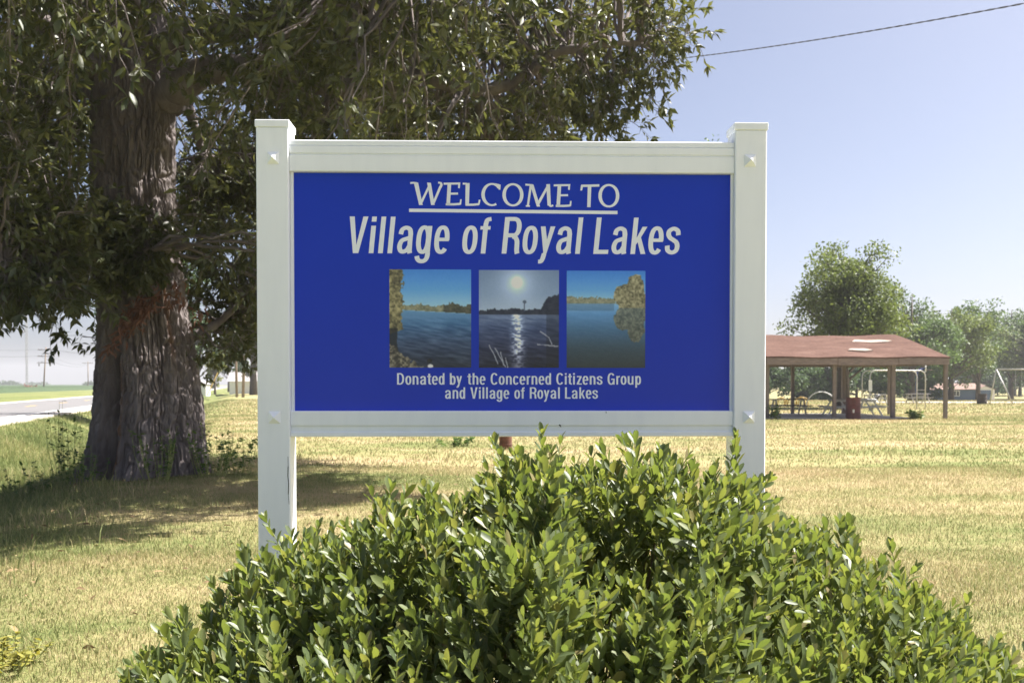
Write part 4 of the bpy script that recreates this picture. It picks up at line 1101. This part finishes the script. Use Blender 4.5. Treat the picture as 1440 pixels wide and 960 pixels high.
def barrel(loc, r, h_, mat, label, z0=0.0):
    e = empty('barrel', (loc[0], loc[1], z0), 0, label, 'barrel')
    pts = []; rr = []
    for z, q in ((0, 1), (.02, 1.03), (.04, 1), (.30, 1), (.325, 1.045), (.35, 1), (.63, 1), (.655, 1.045), (.68, 1), (.97, 1), (.985, 1.03), (1.0, 1.03)):
        pts.append((0, 0, z * h_)); rr.append(r * q)
    b = MB(); b.tube(pts, rr, 24, False)
    n_ = 24; b.f.append(tuple(range(n_ - 1, -1, -1)))
    b.tube([(0, 0, h_), (0, 0, h_ * .15)], [r * .97, r * .95], 24, True)
    bo = b.build('body', M[mat], e)
    b = MB(); ring = [(r * 1.03 * math.cos(a), r * 1.03 * math.sin(a), h_) for a in np.linspace(0, 2 * math.pi, 25)]; b.tube(ring, .012, 6, False); b.build('rim', M[mat], e)
    return e
br = barrel((14.72, 42.95), .31, .92, 'barrel_red', 'rusty red steel barrel standing by the pavilion posts', gz(14.72, 42.95))
b = MB(); b.add([(-.13 + .0, -.325, .28), (-.05, -.335, .28), (-.05, -.335, .42), (-.13, -.325, .42)], [(0, 1, 2, 3)]); b.build('label_patch', M['pale_paint'], br)
barrel((35.4, 75), .36, .78, 'barrel_dark', 'dark steel barrel on the gravel lane before the blue shed', gz(35.4, 75))

# monkey bars
mb = empty('monkey_bars', (23.0, 60, 0), 0, 'galvanised monkey bars with ladder ends behind the pavilion', 'monkey bars')
XA, XB, HT = -1.85, 1.85, 2.32
for yy in (-.42, .42):
    b = MB(); b.tube([(XA + yy * .0, yy, -.05), (XA, yy, HT - .35), (XA + .08, yy, HT - .12), (XA + .32, yy, HT), (XB - .32, yy, HT), (XB - .08, yy, HT - .12), (XB, yy, HT - .35), (XB, yy, -.05)], .035, 8); b.build('side_rail', M['galv'], mb, True)
for i in range(9):
    b = MB(); x = XA + .4 + i * (XB - XA - .8) / 8; b.tube([(x, -.42, HT), (x, .42, HT)], .018, 6); b.build('overhead_bar', M['galv'], mb, True)
for x in (XA, XB):
    for z in (.45, .8, 1.15):
        b = MB(); b.tube([(x, -.42, z), (x, .42, z)], .02, 6); b.build('rung', M['galv'], mb, True)
mb.rotation_euler.z = R(12)

# backboard on blue pole
bb = empty('basketball_hoop', (31.7, 78, gz(31.7, 78)), R(70), 'blue pole carrying a white backboard behind the pavilion', 'basketball hoop')
b = MB(); b.tube([(0, 0, -.1), (0, 0, 2.3), (0, -.15, 2.6), (0, -.6, 2.75)], .075, 10); b.build('pole', M['blue_pole'], bb, True)
b = MB(); b.prism([(-.55, 2.45), (.55, 2.45), (.65, 2.8), (.4, 3.15), (-.4, 3.15), (-.65, 2.8)], -.66, -.61); b.build('backboard', M['pale_paint'], bb)
b = MB(); b.tube([(.23 * math.cos(a), -.93 + .23 * math.sin(a), 2.6) for a in np.linspace(0, 6.283, 17)], .012, 5, False); b.bar((0, -.66, 2.6), (0, -.72, 2.6), .06, .03); b.build('rim', M['barrel_red'], bb)

# spring rider
sr = empty('spring_rider', (20.05, 55.5, 0), R(20), 'small black and white spring rider beside the pale picnic table', 'spring rider')
b = MB(); b.tube([(.11 * math.cos(a), .11 * math.sin(a), a * .013) for a in np.linspace(0, 31, 90)], .016, 5); b.build('spring', M['black'], sr, True)
b = MB(); b.tube([(-.42, 0, .5), (-.3, 0, .52), (-.05, 0, .5), (.18, 0, .53), (.3, 0, .62)], [.08, .17, .17, .16, .12], 12); b.build('body', M['pale_paint'], sr, True)
b = MB(); b.tube([(.28, 0, .6), (.36, 0, .78), (.48, 0, .86), (.6, 0, .82)], [.11, .12, .11, .05], 10); b.build('head', M['black'], sr, True)
b = MB(); b.tube([(.2, -.2, .8), (.2, .2, .8)], .02, 6); b.tube([(.2, 0, .6), (.2, 0, .8)], .02, 6); b.build('handle', M['galv'], sr, True)
# tall narrow white board on a post
wb = empty('notice_board', (20.2, 56.2, 0), R(8), 'narrow white board on a thin post left inside the monkey bars', 'board')
b = MB(); b.box(-.035, .035, -.035, .035, -.1, 1.8); b.build('post', M['grey_wood'], wb)
b = MB(); b.box(-.10, .10, -.06, -.037, 1.1, 1.72, .004); b.build('board', M['pale_paint'], wb)

# yellow climber and arched climber
yc = empty('yellow_climber', (18.6, 66, 0), 0, 'low yellow metal climber on the grass beyond the pavilion', 'climber')
for i, (x, hh) in enumerate(((-.75, .62), (-.1, .55), (.62, .66))):
    for yy in (-.3, .3):
        b = MB(); b.tube([(x - .35, yy, -.04), (x - .26, yy, hh * .8), (x, yy, hh), (x + .26, yy, hh * .8), (x + .35, yy, -.04)], .035, 7); b.build('arch', M['yellow_metal'], yc, True)
    b = MB(); b.tube([(x, -.3, hh), (x, .3, hh)], .03, 6); b.build('cross_bar', M['yellow_metal'], yc, True)
ac = empty('arch_climber', (20.2, 65, 0), R(-18), 'low black and white arched ladder climber beyond the pavilion', 'climber')
for yy in (-.45, .45):
    b = MB(); b.tube([(-.95 * math.cos(a), yy, 1.0 * math.sin(a)) for a in np.linspace(0, math.pi, 15)], .028, 8); b.build('side_arch', M['pale_paint'], ac, True)
for i, a in enumerate(np.linspace(.25, math.pi - .25, 10)):
    b = MB(); b.tube([(-.95 * math.cos(a), -.45, 1.0 * math.sin(a)), (-.95 * math.cos(a), .45, 1.0 * math.sin(a))], .035, 6); b.build('rung', M['black'] if i % 2 else M['pale_paint'], ac, True)

# swing set
sw = empty('swing_set', (39.3, 75, gz(39.3, 75)), R(4), 'pale steel swing set frame cut by the right picture edge', 'swing set')
XA, XB, HT = -2.95, 3.2, 2.62
b = MB(); b.tube([(XA, 0, HT), (XB, 0, HT - .02)], .055, 10); b.build('top_bar', M['galv'], sw, True)
for x, dx in ((XA, .72), (XB, -.4)):
    for yy in (-1.1, 1.1):
        b = MB(); b.tube([(x, 0, HT), (x + dx * (1 if yy < 0 else .2), yy, -.05)], .05, 8); b.build('leg', M['galv'], sw, True)
for x in (-1.2, 1.0):
    s_e = MB(); s_e.box(x - .25, x + .25, -.09, .09, .5, .53); s_ = s_e.build('swing_seat', M['black'], sw)
    for q in (-.24, .24):
        b = MB(); b.tube([(x + q, 0, .53), (x + q, 0, HT)], .009, 4); b.build('chain', M['galv'], s_)

# blue shed
sh = empty('blue_shed', (0, 0, 0), 0, 'low blue shed with white gable front under the right trees', 'shed')
bz = gz(67.8, 150)
sh.location = (67.8, 150, bz); sh.rotation_euler.z = R(-6)
b = MB(); b.box(-4.6, 2.0, 0, 5, -.2, 1.75); b.build('wall', M['blue_wall'], sh)
for i in range(8):
    b = MB(); b.box(-4.62, 2.0, -.025, -.002, .02 + i * .215, .205 + i * .215); b.build('siding_board', M['blue_wall'], sh)
b = MB(); b.prism([(2.0, -.2), (4.6, -.2), (4.6, 1.65), (3.3, 2.15), (2.0, 1.75)], -.3, 5); b.build('gable_front', M['white_wall'], sh)
b = MB(); b.box(2.45, 4.05, -.36, -.302, -.1, 1.55); b.build('garage_door', M['blue_wall'], sh)
b = MB(); b.add([(-4.9, -.5, 1.66), (2.2, -.5, 1.72), (3.3, -.5, 2.27), (-3.4, 2.6, 2.55), (3.3, 2.6, 2.60), (-4.9, 5.4, 1.66), (2.2, 5.4, 1.7)], [(0, 1, 2, 4, 3), (3, 4, 6, 5), (0, 3, 5)])
b.add([(x, y, z - .09) for x, y, z in [(-4.9, -.5, 1.66), (2.2, -.5, 1.72), (2.2, -.49, 1.72), (-4.9, -.49, 1.66)]] + [(-4.9, -.5, 1.66), (2.2, -.5, 1.72)], [(0, 1, 5, 4)])
b.build('roof', M['shed_roof'], sh)
b = MB(); b.add([(3.3, -.5, 2.28), (4.85, -.5, 1.66), (4.85, 5.3, 1.66), (3.3, 5.3, 2.6)], [(0, 1, 2, 3)]); b.build('roof', M['shed_roof'], sh)
wn = MB(); wn.box(-1.35, -.35, -.06, -.027, .65, 1.5); wn = wn.build('window', M['pale_paint'], sh)
for x in (-1.26, -.81):
    b = MB(); b.box(x, x + .37, -.075, -.062, .73, 1.42); b.build('pane', M['glass'], wn)

# white garage and house at left, beyond the oak
gh = empty('white_garage', (-42.5, 165, gz(-42.5, 165)), R(8), 'long low white garage behind the two wooden poles', 'garage')
b = MB(); b.box(-4.2, 5.5, 0, 6, -.2, 2.0); b.build('wall', M['white_wall'], gh)
b = MB(); b.add([(-4.6, -.4, 1.95), (1.0, -.4, 1.95), (1.0, 3, 3.5), (-4.6, 3, 3.5), (-4.6, 6.4, 1.95), (1.0, 6.4, 1.95)], [(0, 1, 2, 3), (3, 2, 5, 4), (0, 3, 4), (1, 5, 2)]); b.build('roof', M['grey_roof'], gh)
b = MB(); b.add([(1.0, -.4, 2.0), (5.9, -.4, 2.0), (5.9, 3, 2.7), (1.0, 3, 2.7), (1.0, 6.4, 1.95), (5.9, 6.4, 1.95)], [(0, 1, 2, 3), (3, 2, 5, 4)]); b.build('roof', M['white_wall'], gh)
for x in (1.5, 2.3):
    b = MB(); b.box(x, x + .55, -.04, -.003, 1.2, 1.6); b.build('window', M['glass'], gh)
wh = empty('white_shed', (-50.5, 160, gz(-50.5, 160)), R(4), 'small white shed just right of the oak trunk', 'shed')
b = MB(); b.box(-1.2, 1.3, 0, 3, -.2, 1.9); b.build('wall', M['white_wall'], wh)
b = MB(); b.prism([(-1.4, 1.85), (1.5, 1.85), (.05, 2.6)], -.2, 3.2); b.build('roof', M['grey_roof'], wh)
b = MB(); b.box(-.6, -.1, -.04, -.003, .2, 1.5); b.build('door', M['glass'], wh)

# ------------------------------------------------------------------ poles, mast and wires
def wood_pole(px, Y, top_px, label, arms=0, lean=0.0, group=None, r=.15):
    x = pix(px, 545, Y).x; z0 = gz(x, Y); ht = pix(px, top_px, Y).z - z0
    e = empty('utility_pole', (x, Y, z0), 0, label, 'utility pole', group)
    b = MB(); b.tube([(0, 0, -.5), (lean * .5, 0, ht * .5), (lean, 0, ht)], [r, r * .85, r * .68], 10); b.build('shaft', M['pole_wood'], e, True)
    for i in range(arms):
        za = ht - .7 - i * 1.7; wd = 2.0
        b = MB(); b.box(-wd + lean * za / ht, wd + lean * za / ht, -r - .12, -r + .02, za - .08, za + .08); ar = b.build('cross_arm', M['pole_wood'], e)
        for q in (-1.85, -1.0, 1.0, 1.85):
            b = MB(); b.tube([(q + lean, -r - .05, za + .08), (q + lean, -r - .05, za + .2), (q + lean, -r - .05, za + .36)], [.05, .10, .05], 7); b.build('insulator', M['grey_roof'], ar, True)
    if arms == 3:
        for q in (-1.5, 1.5):
            b = MB(); b.tube([(q + lean * .7, -.3, ht - 4.3), (q + lean * .7, -.3, ht - 5.0)], .15, 10); b.build('transformer', M['grey_roof'], e)
    return e
p1 = wood_pole(61, 262, 488, 'leaning utility pole with three cross arms across the road', 3, .8, 'power poles across the road', .2)
p2 = wood_pole(124, 380, 508, 'smaller distant utility pole with one cross arm by the oak trunk', 1, 0, 'power poles across the road', .2)
wood_pole(333, 117, 440, 'left of two bare wooden poles beside the white garage', 0, -.15, 'paired wooden poles')
wood_pole(341.5, 114, 440, 'right of two bare wooden poles, leaning right beside the white garage', 0, .35, 'paired wooden poles', .17)
x = pix(38, 545, 420).x
ms = empty('radio_mast', (x, 420, 0), 0, 'tall thin grey radio mast above the crop field', 'mast')
b = MB()
for k_ in range(3):
    a = k_ * 2.094; b.tube([(.45 * math.cos(a), .45 * math.sin(a), -1), (.45 * math.cos(a), .45 * math.sin(a), 46.5)], .10, 6)
b.build('legs', M['galv'], ms)
b = MB()
for i in range(31):
    for k_ in range(3):
        a, c = k_ * 2.094, (k_ + 1) * 2.094
        b.tube([(.45 * math.cos(a), .45 * math.sin(a), i * 1.5), (.45 * math.cos(c), .45 * math.sin(c), i * 1.5 + 1.5)], .06, 4, False)
b.build('lattice', M['galv'], ms)
b = MB(); b.tube([(-.5, 0, 23.5), (-1.1, 0, 23.5), (-1.3, 0, 23.5)], [.08, .2, .65], 10); b.build('dish', M['grey_roof'], ms, True)
def wire(name, a, b_, sag, r, label, cat='wire', group=None, n=24):
    a = Vector(a); b_ = Vector(b_); m = MB()
    m.tube([a + (b_ - a) * t_ - Vector((0, 0, sag * 4 * t_ * (1 - t_))) for t_ in np.linspace(0, 1, n)], r, 5)
    return tag(m.build(name, M['wire'], None, True), label, cat, group)
wl_ = 'power lines across the road'
for i, (dz_, col) in enumerate(((0.0, 'upper'), (1.7, 'lower'))):
    pa = pix(61, 492, 262); pb2 = pix(124, 511, 380)
    a = Vector((pa.x - 1, 262, pa.z - dz_ + .2)); c = Vector((pb2.x, 380, pb2.z - dz_ * .2 - .2))
    wire('power_line', pix(-120, 474 + i * 9, 200), a, 1.2, .035, col + ' power line left of the leaning pole', 'wire', wl_)
    wire('power_line', a, c, 1.6, .035, col + ' power line between the two poles across the road', 'wire', wl_)
wire('power_line', pix(61, 492, 262) + Vector((1, 0, .3)), pix(330, 500, 250), 1.5, .04, 'power line running behind the oak from the leaning pole', 'wire', wl_)
# twisted service cable, upper right
pa = pix(760, 96, 46); pb2 = pix(1560, -18, 19)
P_ = [pa + (pb2 - pa) * t_ - Vector((0, 0, .35 * 4 * t_ * (1 - t_))) for t_ in np.linspace(0, 1, 420)]
oc = empty('overhead_cable', pa, 0, 'twisted dark overhead cable crossing the sky at upper right', 'cable')
for k_ in range(2):
    m = MB(); q_ = []
    for i, p in enumerate(P_):
        an = i * .62 + k_ * math.pi; q_.append(p - pa + Vector((0, math.cos(an) * .006, math.sin(an) * .011)))
    m.tube(q_, .009, 4, False); m.build('strand', M['wire'], oc, True)
# yellow guy-wire guard
gg = empty('guy_wire_guard', (0, 0, 0), 0, 'slanting yellow guy wire guard near the white shed', 'guy guard')
a = pix(291, 552, 100); c = pix(306, 524, 101); gg.location = a
b = MB(); b.tube([(0, 0, -.3), tuple(c - a)], .05, 6); b.build('sleeve', M['yellow_metal'], gg)
b = MB(); b.tube([tuple(c - a), tuple((c - a) * 3.2)], .015, 4); b.build('guy_wire', M['wire'], gg)
# dry brush heap at pole foot
x = pix(58, 545, 255).x
weed('brush_heap', (x, 250), 1.4, 1.6, 26, 'brown brush heap at the foot of the leaning utility pole', 'brush', 'dead_leaf', None, .5)

# ------------------------------------------------------------------ trees in the distance
def far_tree(name, X, Y, ht, rad_, base, mat, label, n_clump=80, n_leaf=70, leaf=.34, group=None, trunk=True, seed=0, sparse=0.0, trunk_r=None, lean=0.0):
    z0 = gz(X, Y); e = empty(name, (X, Y, z0), 0, label, 'tree', group)
    r = np.random.default_rng(seed + int(abs(X * 13 + Y * 7)))
    cen = np.array([lean, 0, base + (ht - base) * .52]); rr = np.array([rad_ * 1.08, rad_ * 1.08, (ht - base) * .52])
    tr = trunk_r or ht * .022
    b = MB(); top = np.array([lean * .9, 0, ht * .86])
    b.tube([(0, 0, -.3), (lean * .15, 0, ht * .2), (lean * .5, .1, ht * .5), top], [tr * 1.35, tr, tr * .6, tr * .12], 9); b.build('trunk', M['far_bark'], e, True)
    nl_ = max(9, n_clump // 7); lobes = []
    for _ in range(nl_):
        p = unit(r.normal(0, 1, 3)) * r.uniform(.2, .70)
        lobes.append((p, r.uniform(.24, .42)))
    cl = []
    while len(cl) < n_clump:
        c, q = lobes[r.integers(nl_)]
        p = c + unit(r.normal(0, 1, 3)) * q * r.uniform(.55, 1.0)
        cl.append(cen + p * rr)
    lb = MB(); P_, A_ = [], []
    for c in cl:
        f = np.clip((c[2] - ht * .08) / (ht * .9), .18, .9) * .75
        s0 = np.array([lean * f, 0, ht * f * .86])
        mid = (s0 + c) / 2 + np.array([0, 0, .06 * ht * r.uniform(0, 1)])
        lb.tube([s0, mid, c], [tr * .26, tr * .15, tr * .05], 4, False)
        sc_ = rad_ * r.uniform(.14, .25); nl = int(n_leaf * r.uniform(.6, 1.3))
        g = unit(r.normal(0, 1, (nl, 3))) * (r.random((nl, 1)) ** .45) * np.array([1, 1, .7]) * sc_
        P_.append(c + g); A_.append(r.normal(0, 1, (nl, 3)) + np.array([0, 0, -.2]))
    lb.build('limbs', M['far_bark'], e, True)
    P_ = np.concatenate(P_); A_ = np.concatenate(A_); n_ = len(P_)
    keep = P_[:, 2] > .15; P_, A_ = P_[keep], A_[keep]; n_ = len(P_)
    leaf_mass('crown', leaf_template([(0.5, 0.3)], .3, .1), P_, A_, np.array([0, 0, 1.]) + r.normal(0, .7, (n_, 3)), r.uniform(.7, 1.3, n_) * leaf, np.ones(n_), mat, r.random(n_), e)
    return e
TG = 'trees behind the playground'
def ft(px, Y, top, wpx, base, mat, label, **kw):
    X = pix(px, 500, Y).x; z0 = gz(X, Y); ht = pix(px, top, Y).z - z0
    return far_tree('tree', X, Y, ht, wpx / 2 / FPX * Y, base, mat, label, **kw)
ft(1186, 62, 330, 206, 2.0, M['tree_a'], 'tallest olive green tree rising behind the pavilion roof', n_clump=260, n_leaf=100, leaf=.21, group=TG, seed=3, trunk_r=.34)
ft(1282, 112, 388, 165, .6, M['tree_b'], 'grey green tree right of the tallest tree behind the pavilion', n_clump=110, n_leaf=85, leaf=.36, group=TG, seed=5)
ft(1338, 120, 412, 135, .4, M['tree_a'], 'middle tree of the row above the blue shed roof', n_clump=100, n_leaf=80, leaf=.36, group=TG, seed=8)
ft(1376, 128, 404, 120, 1.6, M['tree_b'], 'tree with forked trunk showing behind the blue shed', n_clump=90, n_leaf=75, leaf=.36, group=TG, seed=12, trunk_r=.25)
ft(1422, 165, 416, 140, .0, M['tree_b'], 'tree above the swing set top bar', n_clump=110, n_leaf=85, leaf=.46, group=TG, seed=15)
ft(1468, 155, 428, 140, .0, M['tree_a'], 'rightmost tree cut by the picture edge', n_clump=100, n_leaf=80, leaf=.46, group=TG, seed=17)
ft(1300, 185, 452, 150, -2.0, M['tree_c'], 'dark tree low behind the pavilion right corner', n_clump=90, n_leaf=80, leaf=.55, group=TG, seed=19)
ft(1360, 200, 450, 150, -2.0, M['tree_c'], 'dark tree right behind the blue shed', n_clump=90, n_leaf=80, leaf=.55, group=TG, seed=21)
UG = 'understory trees seen under the pavilion roof'
for i, px in enumerate((1080, 1122, 1160, 1205, 1245, 1288)):
    ft(px, 118 + (i * 37 % 23), 478 + (i * 13 % 16), 92, -1.6, M['tree_c'], ('first', 'second', 'third', 'fourth', 'fifth', 'sixth')[i] + ' dark understory tree from the left, seen under the pavilion roof', n_clump=80, n_leaf=80, leaf=.42, group=UG, seed=30 + i)
ft(1435, 205, 460, 150, -2.0, M['tree_c'], 'dark tree low behind the swing set', n_clump=70, n_leaf=75, leaf=.6, group=TG, seed=41)
for i, px in enumerate((1318, 1352, 1392, 1428, 1462)):
    ft(px, 212 + (i * 29 % 17), 478 + (i * 11 % 13), 70, -2.4, M['tree_c'], ('first', 'second', 'third', 'fourth', 'fifth')[i] + ' dark shrubby tree from the left, low behind the blue shed and swing set', n_clump=60, n_leaf=75, leaf=.62, group='shrubby trees behind the shed', seed=80 + i)
# twiggy tree tops just above the sign rail
ft(934, 35, 181, 200, 1.6, M['tree_b'], 'sparse twiggy tree top peeking over the sign top rail', n_clump=90, n_leaf=24, leaf=.15, seed=44)
ft(850, 39, 172, 190, 1.8, M['tree_a'], 'leafy tree top behind the oak tips above the sign rail', n_clump=150, n_leaf=70, leaf=.17, seed=45)
# behind the oak on the left
HG = 'trees around the white garage'
ft(356, 140, 415, 110, 3.0, M['tree_b'], 'shady tree with dark trunk in front of the white garage', n_clump=120, n_leaf=80, leaf=.4, group=HG, seed=50, trunk_r=.45)
ft(302, 175, 490, 46, .3, M['tree_y'], 'small yellow green tree beside the white shed', n_clump=50, n_leaf=60, leaf=.4, group=HG, seed=52)
ft(322, 215, 462, 90, .3, M['tree_c'], 'dark tree behind the white garage roof', n_clump=80, n_leaf=70, leaf=.55, group=HG, seed=53)
ft(278, 120, 430, 70, 2.0, M['tree_c'], 'dark tree tight against the right side of the oak trunk', n_clump=80, n_leaf=70, leaf=.36, group=HG, seed=54)
for i, (px, Y, top, wpx, nm) in enumerate(((8, 900, 539, 60, 'left'), (48, 1100, 540.5, 44, 'middle'), (128, 800, 540, 40, 'right'))):
    ft(px, Y, top, wpx, .2, M['tree_c'], nm + 'most faint tree on the far horizon past the crop', n_clump=26, n_leaf=50, leaf=2.2, group='horizon trees', seed=60 + i)
far_tree('tree', -18.8, 52.5, 10.5, 3.6, 4.0, M['tree_c'], 'dark tree hidden behind the oak trunk that shades the road', n_clump=100, n_leaf=70, leaf=.22, seed=71)

# ------------------------------------------------------------------ summer haze
b = MB(); b.box(-2600, 2600, -2600, 2600, -3.5, 50)
hz = b.build('haze', None); hz['kind'] = 'stuff'
k = N('summer_haze'); k.t.nodes.remove(k.p)
pv_ = k.n('ShaderNodeVolumePrincipled'); pv_.inputs['Color'].default_value = (0.93, 0.95, 1.0, 1); pv_.inputs['Density'].default_value = 0.00036; pv_.inputs['Anisotropy'].default_value = 0.2
k.l(pv_.outputs[0], k.out.inputs['Volume']); hz.data.materials.append(k.m)
